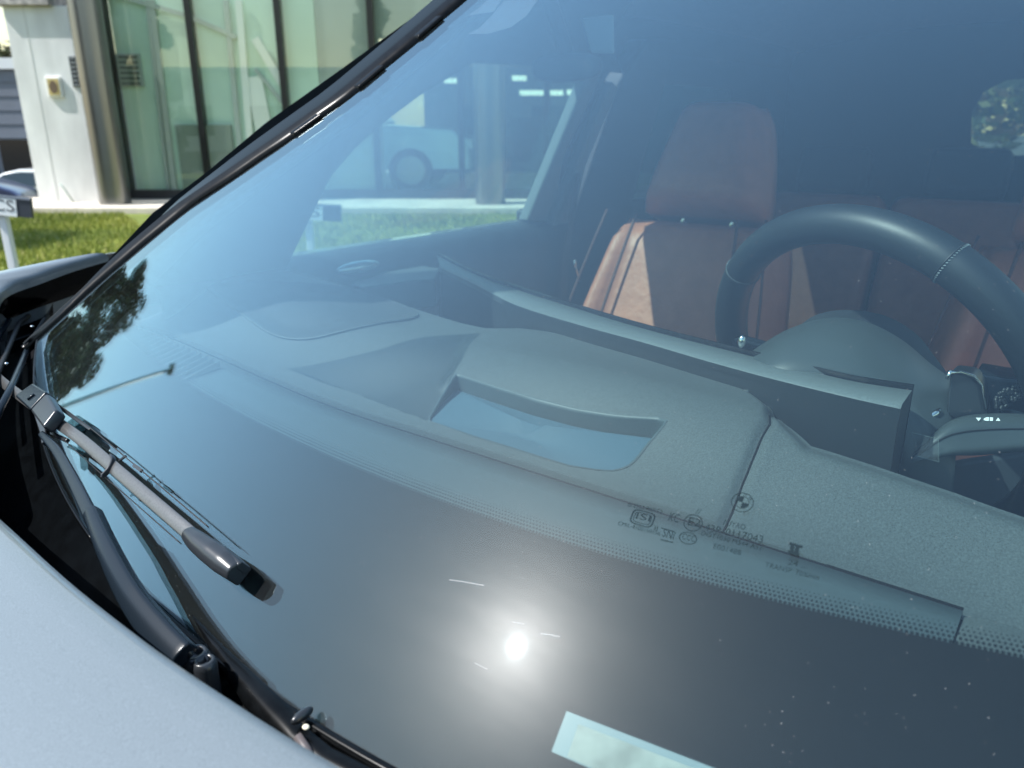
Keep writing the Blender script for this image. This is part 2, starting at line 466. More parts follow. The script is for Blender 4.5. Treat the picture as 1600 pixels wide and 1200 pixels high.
b.prism(ring, (0, .0035, 0)); b.build("fan_outlet", mat("brown outlet", (.16, .11, .07), .8), fanb)
A = WY(106, 88, 13.97); B = WY(124, 136, 13.97)
b = MB(); b.box(A.x, B.x, -.02, -.003, B.z, A.z); vf = b.build("vent_louvre", mat("dark louvre back", (.03, .035, .04), .6), wall)
for k in range(7):
    z = lerp(B.z + .03, A.z - .03, k / 6); b = MB(); b.box(A.x + .03, B.x, -.045, -.021, z - .012, z + .018); b.build("louvre_slat", mat("grey slat", (.25, .27, .28), .6), vf)
b = MB(); b.tube([WY(93, 287, 13.93) - Vector((0, 14, 0)), WY(98, 291, 13.9) - Vector((0, 14, 0)), WY(108, 306, 13.9) - Vector((0, 14, 0)), WY(118, 320, 13.9) - Vector((0, 14, 0))], .014)
b.build("drain_pipe", mat("grey green pipe", (.35, .42, .38), .6), wall, smooth=True)
b = MB(); A = WY(60, 30, 13.99); b.box(wl_ + .33, wl_ + .35, -.004, -.001, 0.1, wt); b.build("render_joint", mat("render joint", (.62, .62, .6), .9), wall)

# grey warehouse beyond, left
wh = empty("warehouse", (-19, 34, -1.35), 0, "grey sheet metal warehouse with dark ground floor windows beyond the white wall", "building")
def lw(P): return P - Vector((-19, 34, -1.35))
tl = WY(118, 108, 34); tll = WY(-200, 60, 34)
b = MB(); b.prism([lw(Vector((-46, 34, -1.35))), lw(Vector((tl.x + 3, 34, -1.35))), lw(Vector((tl.x + 3, 34, tl.z))), lw(Vector((-46, 34, tl.z)))], (0, 12, 0))
b.build("wall", mat("grey cladding", (.16, .18, .22), .6, noise=(.6, .15)), wh)
b = MB(); b.prism([lw(Vector((-46, 33.85, tl.z))), lw(Vector((tl.x + 3, 33.85, tl.z))), lw(Vector((tl.x + 3, 33.85, tl.z + .45))), lw(Vector((-46, 33.85, tl.z + .3)))], (0, 12, 0))
b.build("roof_edge", mat("pale roof trim", (.7, .72, .72), .5), wh)
for i in range(24):
    A = WY(0, 215, 34); x = WY(28, 230, 34).x - 1.75 * (i - 6)
    if x > tl.x + 2: continue
    z1 = WY(20, 218, 34).z; z0 = z1 - 1.9
    b = MB(); b.box(x - .75 + 19, x + .75 + 19, -.06, -.004, z0 + 1.35, z1 + 1.35); b.build("window", mat("dark window", (.012, .014, .016), .12), wh)
for k in range(5):
    z = tl.z - .5 - k * .55 + 1.35; b = MB(); b.box(-27, tl.x + 22, -.03, -.003, z, z + .03); b.build("cladding_rib", mat("cladding rib", (.15, .17, .21), .6), wh)

# ------------------------------------------------------------------ background cars
def simple_car(name, loc, rz, paint, label, roofp=None, L=4.3, Wd=1.78, H=1.5):
    root = empty(name, loc, rz, label, "car", "cars parked beyond the lawn")
    prof = [(-L/2, .35), (-L/2 + .03, .75), (-L/2 + .25, .92), (-L*.20, 1.0), (-L*.06, H*.93), (L*.05, H), (L*.25, H*.98), (L*.42, H*.80), (L*.49, .95), (L/2, .70), (L/2 - .03, .32)]
    b = MB(); rows = []
    for y, sc in ((-Wd/2, .86), (-Wd/2 + .06, .96), (-Wd/2 + .22, 1), (Wd/2 - .22, 1), (Wd/2 - .06, .96), (Wd/2, .86)):
        row = []
        for (x, z) in prof:
            inset = .16 * max(0, (z - .95) / (H - .95)) if z > .95 else 0
            row.append(Vector((x * (1 if abs(y) < Wd/2 - .1 else .985), y * (1 - inset), z if abs(y) < Wd/2 - .1 else z * (.985))))
        rows.append(row)
    b.grid(rows)
    for r in (rows[0], rows[-1]): b.add(r, [tuple(range(len(r)))])
    b.build("body", paint, root, bevel=.05, seg=2)
    gm_ = mat("dark car glass", (.02, .035, .045), .06, spec=.8)
    for sy in (-1, 1):
        b = MB(); q = []
        for (x, z) in ((-L*.15, 1.0), (-L*.05, H*.90), (L*.07, H*.94), (L*.25, H*.92), (L*.38, .98)):
            ins = 1 - .16 * (z - .95) / (H - .95); q.append((x, sy * (Wd/2 * ins + .004), z))
        b.prism(q, (0, -sy * .03, 0)); b.build("side_window", gm_, root)
    b = MB(); b.prism([(L*.435, -.62, H*.76), (L*.435, .62, H*.76), (L*.50, .72, .98), (L*.50, -.72, .98)], (-.03, 0, -.03)); b.build("rear_window", gm_, root)
    b = MB(); b.prism([(-L*.205, -.70, 1.03), (-L*.205, .70, 1.03), (-L*.085, .60, H*.90), (-L*.085, -.60, H*.90)], (.03, 0, -.03)); b.build("windscreen", gm_, root)
    for x in (-L*.31, L*.31):
        for sy in (-1, 1):
            b = MB(); ring = [(x + .32 * cos(t * pi / 12), sy * (Wd/2 + .012), .32 + .32 * sin(t * pi / 12)) for t in range(24)]
            b.prism(ring, (0, -sy * .2, 0)); w_ = b.build("wheel", mat("tyre", (.015, .015, .015), .8), root)
            b = MB(); ring = [(x + .21 * cos(t * pi / 8), sy * (Wd/2 + .016), .32 + .21 * sin(t * pi / 8)) for t in range(16)]
            b.prism(ring, (0, -sy * .003, 0)); b.build("rim", mat("alloy", (.5, .5, .5), .3, .8), w_)
    for sy in (-1, 1):
        b = MB(); b.box(L/2 - .1, L/2 + .015, sy * .78 - .10, sy * .78 + .10, .72, .88); b.build("tail_light", mat("tail light", (.35, .02, .02), .3), root)
        b = MB(); b.box(-L/2 - .015, -L/2 + .1, sy * .70 - .14, sy * .70 + .14, .64, .76); b.build("headlight", mat("lamp glass", (.75, .78, .8), .1), root)
    return root
P = WY(38, 300, 25.5)
simple_car("parked_car", (P.x + .25, 25.2, -1.35), radians(8), mat("white car paint", (.82, .82, .80), .25, coat=1), "white hatchback partly behind the white wall")
P = WY(10, 300, 21)
simple_car("parked_car", (-14.75, 20.6, -1.35), radians(14), mat("navy car paint", (.022, .028, .085), .2, coat=1), "dark navy hatchback just behind the low sign", H=1.48)
# showroom car seen through the pane behind
P = WY(600, 300, YF + 2.3)
P = WY(647, 272, YF + 1.0)
sc_ = simple_car("display_car", (P.x - 1.95, YF + 2.35, .14), radians(178), mat("pale blue car paint", (.62, .80, .84), .3, coat=1), "pale blue car standing inside the showroom behind the glass", L=4.6, Wd=1.9, H=1.68)
sc_.scale = (1.36, 1.36, 1.30); sc_["group"] = "cars on display"; del sc_["group"]

# ------------------------------------------------------------------ signs on posts in the lawn
M_signp = mat("white enamel", (.80, .82, .80), .5); M_signd = mat("dark slate panel", (.035, .042, .055), .4)
def text_mesh(s, size=1.0):
    c = bpy.data.curves.new("t", 'FONT'); c.body = s; c.size = size; c.align_x = 'LEFT'; c.resolution_u = 3
    o = bpy.data.objects.new("t", c); COL.objects.link(o)
    bpy.context.view_layer.update()
    me = bpy.data.meshes.new_from_object(o.evaluated_get(bpy.context.evaluated_depsgraph_get()))
    bpy.data.objects.remove(o); bpy.data.curves.remove(c)
    return me
def sign(px, py_top, py_bot, pxl, pxr, Y, label, tilt, post_px):
    A = WY(pxl, py_top, Y); B = WY(pxr, py_bot, Y); p = WY(post_px, 400, Y)
    root = empty("lawn_sign", (p.x, Y, 0), 0, label, "sign", "low signs on white posts in the lawn")
    w = B.x - A.x; h = A.z - B.z; cx = (A.x + B.x) / 2 - p.x; cz = (A.z + B.z) / 2
    b = MB(); b.box(-.021, .021, -.02, .02, 0, B.z + .01); b.build("post", mat("white post", (.72, .73, .72), .5), root, bevel=.004)
    T = Matrix.Translation((cx, -.03, cz)) @ Matrix.Rotation(tilt, 4, 'Y')
    def tb(x0, x1, y0, y1, z0, z1, name, m, par=root):
        b = MB(); b.box(x0, x1, y0, y1, z0, z1); b.v = [T @ v for v in b.v]; return b.build(name, m, par)
    pn = tb(-w/2, w/2, -.012, .008, -h/2, h/2, "panel", M_signd)
    tb(-w/2, w * .2, -.016, -.0125, -h/2, h * .38, "white_plate", M_signp, pn)
    tb(-w/2, w/2, -.018, -.0165 + .003, h * .40, h/2, "rail", mat("grey rail", (.2, .22, .26), .4), pn)
    me = text_mesh("SCS", 1.0); xs = [v.co.x for v in me.vertices]; ys = [v.co.y for v in me.vertices]
    W0, H0 = max(xs) - min(xs), max(ys) - min(ys); sx = w * .64 / W0; sy = h * .58 / H0
    for v in me.vertices:
        q = Vector(((v.co.x - min(xs)) * sx - w * .48, -.018, (v.co.y - min(ys)) * sy - h * .27)); v.co = T @ q
    me.materials.append(mat("dark letters", (.06, .07, .08), .5))
    o = bpy.data.objects.new("lettering", me); COL.objects.link(o); o.parent = pn
sign(17, 305, 336, -22, 58, 4.35, "low sign with dark end panel left of the white wall, outside the car", radians(6), 18)
sign(487, 317, 343, 440, 536, 4.75, "low sign with dark end panel seen through the passenger window", radians(3), 487)
# second steel bracket with bright bands: long lamps on the showroom ceiling seen through the passenger window
M_lamp = mat("lit tube", (.9, .9, .82), .5, emit=(1.2, 1.2, 1.0))
for (x0, x1, y, yy) in ((800, 823, 122, YF + 3), (896, 925, 119, YF + 3), (812, 880, 145, YF + 3), (886, 908, 144, YF + 3), (694, 724, 126, YF + 3)):
    A = WY(x0, y + 4, yy); B = WY(x1, y - 4, yy); b = MB(); b.box(A.x, B.x, yy, yy + .08, A.z, B.z)
    sh(b, "lamp_tube", M_lamp)

# ------------------------------------------------------------------ trees, lamp post, building behind the photographer
def foliage(name, parent, crown, n, size, mats, seed, trunk):
    rg = random.Random(seed); b = MB()
    for k in range(n):
        c, r = crown[rg.randrange(len(crown))]
        while True:
            q = Vector((rg.uniform(-1, 1), rg.uniform(-1, 1), rg.uniform(-1, 1)))
            if .35 < q.length < 1: break
        p = Vector(c) + Vector((q.x * r[0], q.y * r[1], q.z * r[2]))
        a = Vector((rg.gauss(0, 1), rg.gauss(0, 1), rg.gauss(0, .6))).normalized(); t = a.cross(Vector((rg.random(), rg.random(), rg.random()))).normalized()
        s = size * rg.uniform(.6, 1.4)
        b.v += [p - a * s, p + t * s * .45, p + a * s, p - t * s * .45]; m_ = len(b.v)
        b.f.append((m_ - 4, m_ - 3, m_ - 2, m_ - 1)); b.m.append(rg.randrange(len(mats)))
    o = b.build(name, None, parent, mats=mats, fix=False); return o
LM = [mat("leaf dark", (.03, .05, .012), .6), mat("leaf mid", (.06, .085, .02), .6), mat("leaf olive", (.10, .11, .035), .6), mat("leaf brown", (.09, .06, .03), .7)]
M_bark = mat("bark", (.07, .05, .035), .9, noise=(20, .4))
def tree(loc, crown, n, size, label, seed, h, trunk_r=.14, limbs=7, cat="tree", nm="tree"):
    root = empty(nm, loc, 0, label, cat)
    b = MB(); rg = random.Random(seed)
    b.tube([(0, 0, 0), (.05, 0, h * .3), (-.04, .05, h * .6), (0, 0, h * .9)], [trunk_r, trunk_r * .8, trunk_r * .5, trunk_r * .15])
    for k in range(limbs):
        c, r = crown[k % len(crown)]
        z0 = h * rg.uniform(.25, .7); e = Vector(c) + Vector((rg.uniform(-.8, .8) * r[0], rg.uniform(-.8, .8) * r[1], rg.uniform(-.4, .9) * r[2]))
        b.tube([(0, 0, z0), Vector((0, 0, z0)).lerp(e, .5) + Vector((0, 0, .12)), e], [trunk_r * .35, trunk_r * .2, .012], n=6)
    b.build("trunk", M_bark, root, smooth=True)
    foliage("crown", root, crown, n, size, LM, seed, 0)
    return root
def az(azd, dist): return Vector((sin(radians(azd)) * dist, cos(radians(azd)) * dist, 0))
T1 = az(-50.6, 13.5)
rg = random.Random(5); crown = []
for k in range(130):
    t = rg.random(); zz = .3 + 4.7 * t; rr = 2.1 * (1 - .5 * t)
    crown.append(((rg.uniform(-1, 1) * rr, rg.uniform(-1, 1) * rr, zz), (rg.uniform(.18, .5), rg.uniform(.18, .5), rg.uniform(.12, .36))))
tree(T1, crown, 56000, .06, "leafy tree mirrored in the far corner of the windshield", 11, 5.6)
T2 = az(-26, 46)
crown = [((rg.uniform(-2, 2), rg.uniform(-2, 2), rg.uniform(3, 7)), (1.2, 1.2, 1.0)) for k in range(14)]
tree((-24.0, 42, -1.35), crown, 3500, .25, "dark tree top behind the warehouse roof", 21, 7)
crown = [((rg.uniform(-1, 1) * (1.5 - z * .11), rg.uniform(-1, 1) * (1.5 - z * .11), z), (.8, .8, .8)) for z in [1.5 + k * .42 for k in range(26)]]
tree((-9.6, -28, 0), crown, 7000, .22, "conifer mirrored in the showroom panes above the pillar", 31, 12)
# trees beyond the rear window and rear side glass of the car
for i, (x, y, s, lb) in enumerate(((17.5, 15.0, 1.0, "bright leafy tree seen through the rear window of the car"), (9.5, 13.0, .8, "leafy tree seen faintly through the rear side window"), (24, 18, 1.4, "broad tree standing farther back beyond the rear of the car"))):
    crown = [((rg.uniform(-2, 2) * s, rg.uniform(-2, 2) * s, rg.uniform(1.6, 5) * s), (.9 * s, .9 * s, .7 * s)) for k in range(14)]
    tree((x, y, -.03), crown, 4200, .13, lb, 40 + i, 4.5 * s)

LP = az(-57.6, 21)
root = empty("lamp_post", LP, 0, "tall grey lamp post mirrored as a thin line in the windshield", "lamp post")
b = MB(); b.tube([(0, 0, 0), (0, 0, 5), (0, 0, 10.2)], [.11, .085, .06], n=12); b.build("pole", mat("galvanised steel", (.22, .24, .22), .5, .4), root, smooth=True)
ax = Vector((cos(radians(57.6)), sin(radians(57.6)), 0))
b = MB(); b.obox((0, 0, 10.25), ax * .2, Vector((-ax.y, ax.x, 0)) * .12, Vector((0, 0, .07))); b.build("lamp_head", mat("lamp head", (.14, .16, .13), .5), root, bevel=.03)
LP2 = az(-66, 24)

bb = empty("opposite_building", (0, -19, 0), 0, "pale building across the yard mirrored in the showroom panes", "building")
b = MB(); b.box(-26, 14, -8, 0, 0, 4.4); b.build("wall", mat("pale render", (.70, .70, .62), .8, noise=(.5, .08)), bb)
b = MB(); b.box(-26.3, 14.3, -8.3, .3, 4.402, 4.7); b.build("roof", M_conc, bb)
for k in range(9):
    b = MB(); b.box(-24 + k * 4.2, -22 + k * 4.2, .003, .06, .9, 2.6); b.build("window", mat("dark window", (.012, .014, .016), .12), bb)
# ==CAR==
# ================================================================== THE CAR (everything below in car coordinates)
UC, VC = 1.9, 0.40
car = empty("car", C2W((UC, VC, 0)), ANG, "pale blue grey car with terracotta leather seats filling the foreground", "car")
OFF = Vector((UC, VC, 0))
def cp(mb, name, m, parent=None, **k):
    mb.v = [v - OFF for v in mb.v]
    return mb.build(name, m, parent or car, **k)

# --- windshield slab
uc_ = lambda v: 0.04743721 * v ** 3 + 0.2799077 * v ** 2 - 0.2405392 * v + 0.26492939
uf_ = lambda v: -0.02878592 * v ** 3 + 0.30124354 * v ** 2 - 0.22520138 * v + 0.38555561
FAR = [(0.36, 1.085), (0.474, 1.041), (0.56, 0.985), (0.604, 0.925), (0.652, 0.868), (0.706, 0.814), (0.786, 0.771), (0.85, 0.742), (1.06, 0.66)]
def vfar(u): return poly_at(FAR, u)
def vnear(u): return 2 * 0.375 - poly_at([(0.3, 1.09), (0.45, 1.04), (0.85, 0.75), (1.06, 0.70)], u)
def utop(v): return 1.055 - .10 * (v - .38) ** 2
NV, NU = 90, 60
def ws_pt(i, j, lo=uc_, hi=utop, off=0.0):
    t = j / NU
    s = i / NV
    v = lerp(-.36, 1.12, s)
    for _ in range(12):
        u = lerp(lo(v), hi(v), t); v = lerp(vnear(u), vfar(u), s) if False else v
    return u, v
rows_o, rows_i = [], []
for j in range(NU + 1):
    ro, ri = [], []
    for i in range(NV + 1):
        t, s = j / NU, i / NV
        v = lerp(-.3, 1.08, s); u = 0
        for _ in range(25):
            u = lerp(uc_(v), utop(v), t); v = lerp(vnear(u), vfar(u), s)
        p = Vector((u, v, zs(u, v))); n = gn(u, v)
        ro.append(p); ri.append(p - n * .005)
    rows_o.append(ro); rows_i.append(ri)
b = MB(); b.grid(rows_o, 0); b.grid([r[::-1] for r in rows_i], 1)
ed = [rows_o[0], rows_o[-1], [r[0] for r in rows_o], [r[-1] for r in rows_o]]
ei = [rows_i[0], rows_i[-1], [r[0] for r in rows_i], [r[-1] for r in rows_i]]
for a_, c_ in zip(ed, ei): b.grid([a_, c_], 1)
wsh = cp(b, "windshield", None, mats=[M_glass, M_glass_in], smooth=False)
for p in wsh.data.polygons: p.use_smooth = p.area > 0
# sharp edges at the slab's rim
md = wsh.modifiers.new("es", 'EDGE_SPLIT'); md.split_angle = radians(40)

def on(u, v, d):  # point at depth d under the outer face
    return Vector((u, v, zs(u, v))) - gn(u, v) * d
# --- black frit band
b = MB(); rows = []
vs_ = [lerp(-.30, 1.075, i / 140) for i in range(141)]
for t in [k / 8 for k in range(9)]:
    rows.append([on(lerp(uc_(v) - .004, uf_(v), t), v, .0058) for v in vs_])
b.grid(rows)
# side borders along both pillars
for fn, sg in ((vfar, -1), (vnear, 1)):
    rows = []
    for k in range(5):
        rows.append([on(u, fn(u) + sg * .0085 * k / 4 * (1 + 2.6 * sm(.62, .36, u)), .0058) for u in [lerp(.36, 1.04, i / 40) for i in range(41)]])
    b.grid(rows)
# sensor cover at the top centre
frit = cp(b, "frit_band", M_black)
b = MB()
for r_, (du, rad) in enumerate(((.0006, .00105), (.0025, .00090), (.0043, .00074), (.0061, .00056), (.0077, .00036))):
    v = -.29 + (.0012 if r_ % 2 else 0)
    while v < 1.03:
        u = uf_(v) + du
        c = on(u, v, .0057); n = gn(u, v); a = n.cross(Vector((1, 0, 0))).normalized(); e = n.cross(a)
        k0 = len(b.v); b.v += [c + (a * cos(pi * k / 3) + e * sin(pi * k / 3)) * rad for k in range(6)]
        b.f.append(tuple(range(k0, k0 + 6))); b.m.append(0)
        v += .0024
o = cp(b, "dot_matrix", M_black, fix=False); o["kind"] = "stuff"; o.parent = wsh
# dust specks on the glass
b = MB(); rg = random.Random(9)
for k in range(4200):
    v = rg.uniform(-.1, 1.0); u = lerp(uc_(v) + .004, uc_(v) + .62, rg.random() ** 1.3)
    if v > vfar(u) - .02: continue
    c = on(u, v, -.0001); n = gn(u, v); a = n.cross(Vector((1, 0, 0))).normalized(); e = n.cross(a); rad = rg.uniform(.00005, .00017)
    k0 = len(b.v); st = rg.uniform(.6, 1.8)
    b.v += [c + (a * cos(pi * k / 2) * st + e * sin(pi * k / 2)) * rad + n * .00001 for k in range(4)]
    b.f.append(tuple(range(k0, k0 + 4))); b.m.append(0)
def scratch(pts, w):
    P = [G(x, y) for x, y in pts]; P = catmull(P, 4)
    for p, q in zip(P, P[1:]):
        n = gn(p.x, p.y); t = (q - p).cross(n).normalized() * w
        k0 = len(b.v); b.v += [p + n * .00012 - t, q + n * .00012 - t, q + n * .00012 + t, p + n * .00012 + t]
        b.f.append((k0, k0 + 1, k0 + 2, k0 + 3)); b.m.append(0)
scratch([(702, 906), (724, 909), (740, 912), (757, 915)], .00011)
scratch([(845, 990), (860, 992), (875, 995)], .00013)
scratch([(742, 1036), (752, 1041), (762, 1046)], .00008)
scratch([(800, 972), (812, 974), (820, 975)], .00009)
o = cp(b, "dust_specks", mat("dust", (.5, .52, .52), .9), fix=False); o["kind"] = "stuff"; o.parent = wsh

# --- printing on the glass
def gtext(s, p0, p1, hpx=None, name="lettering", m=M_ink, sx=1.0):
    A, B = G(*p0), G(*p1)
    me = text_mesh(s)
    xs = [v.co.x for v in me.vertices]; ys = [v.co.y for v in me.vertices]
    w0, x0 = max(xs) - min(xs), min(xs); ln = (B - A).length; k = ln / w0
    n = gn(A.x, A.y); ex = (B - A).normalized(); ey = n.cross(ex).normalized()
    ky = k
    if hpx:
        C_ = G((p0[0] + p1[0]) / 2, (p0[1] + p1[1]) / 2); D_ = G((p0[0] + p1[0]) / 2 + hpx * .35, (p0[1] + p1[1]) / 2 - hpx)
        hh = max(ys) - min(ys); ky = abs((D_ - C_).dot(ey)) / hh
    for v in me.vertices:
        q = A + ex * (v.co.x - x0) * k + ey * v.co.y * ky; q.z = zs(q.x, q.y)
        v.co = q - gn(q.x, q.y) * -.00015 - OFF
    me.materials.append(m); o = bpy.data.objects.new(name, me); COL.objects.link(o); o.parent = wsh; return o
def gring(c, rx, ry, w, name="printed_ring", m=M_ink, n=40, sq=1.0):
    b = MB(); C_ = G(*c)
    X = (G(c[0] + rx, c[1] + rx * .28) - C_); Y = (G(c[0] + ry * .30, c[1] - ry) - C_)
    n_ = gn(C_.x, C_.y); X -= n_ * X.dot(n_)
    Y = n_.cross(X).normalized() * (X.length * ry / rx)
    sp = lambda t: math.copysign(abs(t) ** sq, t)
    rows = []
    for f_ in (1.0, 1.0 - w):
        r = []
        for k in range(n + 1):
            t = 2 * pi * k / n; q = C_ + X * sp(cos(t)) * f_ + Y * sp(sin(t)) * f_; q.z = zs(q.x, q.y); r.append(q - gn(q.x, q.y) * -.00015)
        rows.append(r)
    b.grid(rows); return cp(b, name, m, wsh, fix=False), C_, X, Y
gtext("43R-0117043", (1100, 829), (1191, 849), 11)
gtext("FUYAO", (1130, 820), (1164, 828), 8)
gtext("DOT1030 M544 AS1", (1095, 836), (1188, 860), 7)
gtext("E001488", (1114, 857), (1157, 868), 8)
gtext("IS 2553 PART2", (981, 791), (1034, 803), 6)
gtext("CM/L-4100150156", (965, 820), (1031, 837), 6)
gtext("II", (1022, 828), (1027, 829), 6)
gtext("//", (1086, 803), (1093, 805), 9)
gtext("24 ...", (1231, 882), (1261, 889), 8)
gtext("TRANSP. 70%min", (1195, 886), (1279, 907), 8)
gring((1083, 817), 14.5, 14, .10); gtext("E2", (1074, 820), (1093, 824), 12)
gring((1075, 841), 14, 10, .12); gtext("CCC", (1065, 842), (1085, 847), 9)
gring((1004, 810), 18, 12, .13, sq=.45); gring((1004, 810), 13.5, 8.5, .10, sq=.45); gtext("ISI", (993, 810), (1015, 815), 9)
gtext("KC", (1044, 813), (1059, 817), 13)
gtext("SNI", (1034, 838), (1052, 843), 12)
for (p, q) in (((1033, 825), (1054, 831)), ((1032, 843), (1052, 848))):
    b = MB(); A, B = G(*p), G(*q); n = gn(A.x, A.y); e = n.cross((B - A).normalized()) * .0003
    b.add([A - n * -.00015 - e, B - n * -.00015 - e, B - n * -.00015 + e, A - n * -.00015 + e], [(0, 1, 2, 3)]); cp(b, "printed_bar", M_ink, wsh, fix=False)
# serif bar mark
A, B = G(1233, 849), G(1254, 855); A2, B2 = G(1231, 862), G(1249, 867); C1, D1 = G(1238, 852), G(1237, 865); C2, D2 = G(1246, 854), G(1244, 866)
b = MB()
for p, q, w in ((A, B, .0008), (A2, B2, .0008), (C1, D1, .0011), (C2, D2, .0011)):
    n = gn(p.x, p.y); e = n.cross((q - p).normalized()) * w
    b.add([p - n * -.00015 - e, q - n * -.00015 - e, q - n * -.00015 + e, p - n * -.00015 + e], [(0, 1, 2, 3)])
cp(b, "printed_bar", M_ink, wsh, fix=False)
# round emblem, quartered
o, C_, X, Y = gring((1160, 785), 17, 17, .07, "emblem"); 
b = MB()
for q0 in (0, 1):
    a0 = q0 * pi + pi / 2; P = [C_] + [C_ + X * .58 * cos(a0 + k * pi / 16) + Y * .58 * sin(a0 + k * pi / 16) for k in range(9)]
    for i in range(len(P)): P[i] = P[i].copy(); P[i].z = zs(P[i].x, P[i].y); P[i] -= gn(P[i].x, P[i].y) * -.00015
    b.add(P, [tuple(range(len(P)))])
rows = []
for f_ in (.62, .57):
    rows.append([Vector((lambda q: (q.x, q.y, zs(q.x, q.y)))(C_ + X * f_ * cos(2 * pi * k / 32) + Y * f_ * sin(2 * pi * k / 32))) - gn(C_.x, C_.y) * -.00015 for k in range(33)])
b.grid(rows); cp(b, "emblem_core", M_ink, wsh, fix=False)
for ch, ang in (("B", 135), ("M", 90), ("W", 45)):
    t = radians(ang); q = C_ + X * .78 * cos(t) + Y * .78 * sin(t); me = text_mesh(ch)
    xs = [v.co.x for v in me.vertices]; ys = [v.co.y for v in me.vertices]; s_ = X.length * .26 / (max(ys) - min(ys))
    ex = (X.normalized() * sin(t) - Y.normalized() * cos(t)); ey = X.normalized() * cos(t) + Y.normalized() * sin(t)
    for v in me.vertices:
        w_ = q + ex * (v.co.x - (max(xs) + min(xs)) / 2) * s_ + ey * (v.co.y - max(ys) / 2) * s_; w_.z = zs(w_.x, w_.y); v.co = w_ - gn(w_.x, w_.y) * -.00015 - OFF
    me.materials.append(M_ink); o = bpy.data.objects.new("lettering", me); COL.objects.link(o); o.parent = wsh

# --- plate window low in the band
def gpoly(px, d): return [(lambda q: q - gn(q.x, q.y) * d)(G(x, y)) for x, y in px]
b = MB(); b.add(gpoly([(881, 1107), (857, 1171), (1060, 1260), (1200, 1230)], .0054), [(0, 1, 2, 3)])
vw = cp(b, "number_plate_window", mat("grey window frame", (.12, .165, .19), .5), fix=False)
b = MB(); b.add(gpoly([(900, 1128), (882, 1179), (1045, 1252), (1180, 1235)], .0051), [(0, 1, 2, 3)])
cp(b, "paper_label", mat("whitish label", (.27, .275, .255), .8, noise=(60, .25)), vw, fix=False)

# --- bonnet: trailing edge curve, body falling away to the front
edge_px = [(900, 1420), (720, 1310), (530, 1199), (460, 1158), (370, 1101), (270, 1034), (200, 983), (100, 903), (0, 812), (-120, 705)]
E1 = [K(x, y, 1.085) for x, y in edge_px]
E1 += [Vector((.185, .78, 1.092)), Vector((.225, .90, 1.105)), Vector((.285, 1.02, 1.106)), Vector((.365, 1.15, 1.112))]
def sidept(px, v): return PV(px[0], px[1], v)
E1 += [sidept((0, 455), 1.26), sidept((60, 431), 1.285), sidept((110, 413), 1.30), sidept((166, 397), 1.32)]
E1 = catmull(E1, 5)
prof = [(0, 0), (.006, .0025), (.02, .004), (.08, .001), (.2, -.008), (.5, -.05), (.8, -.12), (1.0, -.24), (1.06, -.40)]
rows = []
for (d, dz) in [(-.004, -.012), (-.002, -.003)] + prof:
    rows.append([Vector((p.x - d, p.y - (0.05 * max(0, (p.y - .9)) * d), p.z + dz)) for p in E1])
# near side falls off to the fender
b = MB(); b.grid(rows)
cp(b, "hood", M_hood, smooth=True)
# gap lip under the bonnet edge
b = MB(); b.grid([[Vector((p.x + .004, p.y, p.z - .012)) for p in E1], [Vector((p.x - .004, p.y, p.z - .03)) for p in E1], [Vector((p.x - .06, p.y, p.z - .06)) for p in E1]])
cp(b, "hood_lip", M_cowl, smooth=True)
# far wing: crest and outer panel
fe = [p for p in E1 if p.y > 1.0]
b = MB()
prof2 = [(0, 0, 0), (.0, .004, .0005), (.0, .012, -.006), (-.0, .016, -.04), (0, .04, -.3), (0, .03, -.55)]
rows = [[Vector((p.x + a, p.y + bb_, p.z + c)) for p in ([Vector((fe[0].x - 1.0, fe[0].y, fe[0].z - .2)), Vector((fe[0].x - .4, fe[0].y, fe[0].z - .05))] + fe + [fe[-1] + Vector((.25, .03, .0))])] for a, bb_, c in prof2]
b.grid(rows); cp(b, "fender", M_hood, smooth=True)

# --- cowl panel between bonnet and glass
b = MB(); rows = []
for t in (0, .15, .4, .7, 1.0):
    row = []
    for i in range(61):
        v = lerp(-.34, 1.30, i / 60); e = min(E1, key=lambda p: abs(p.y - v))
        u1 = uc_(min(v, 1.08)) + .002 + .5 * max(0, v - 1.08); z1 = zs(uc_(min(v, 1.08)), min(v, 1.08)) - .004; u0 = e.x - .05; z0 = e.z - .075
        row.append(Vector((lerp(u0, u1, t), v, lerp(z0, z1, t) - .035 * sin(pi * t))))
    rows.append(row)
b.grid(rows); cp(b, "cowl_panel", M_cowl, smooth=True)
# rubber seal along the lower glass edge
b = MB(); b.tube([on(uc_(v) + .001, v, .001) for v in [lerp(.62, 1.09, k / 40) for k in range(41)]], .0022, n=6)
b.tube([on(uc_(v) + .002, v, -.001) for v in [lerp(-.30, .62, k / 40) for k in range(41)]], .0035, n=6)
cp(b, "weatherstrip", M_seal, smooth=True)
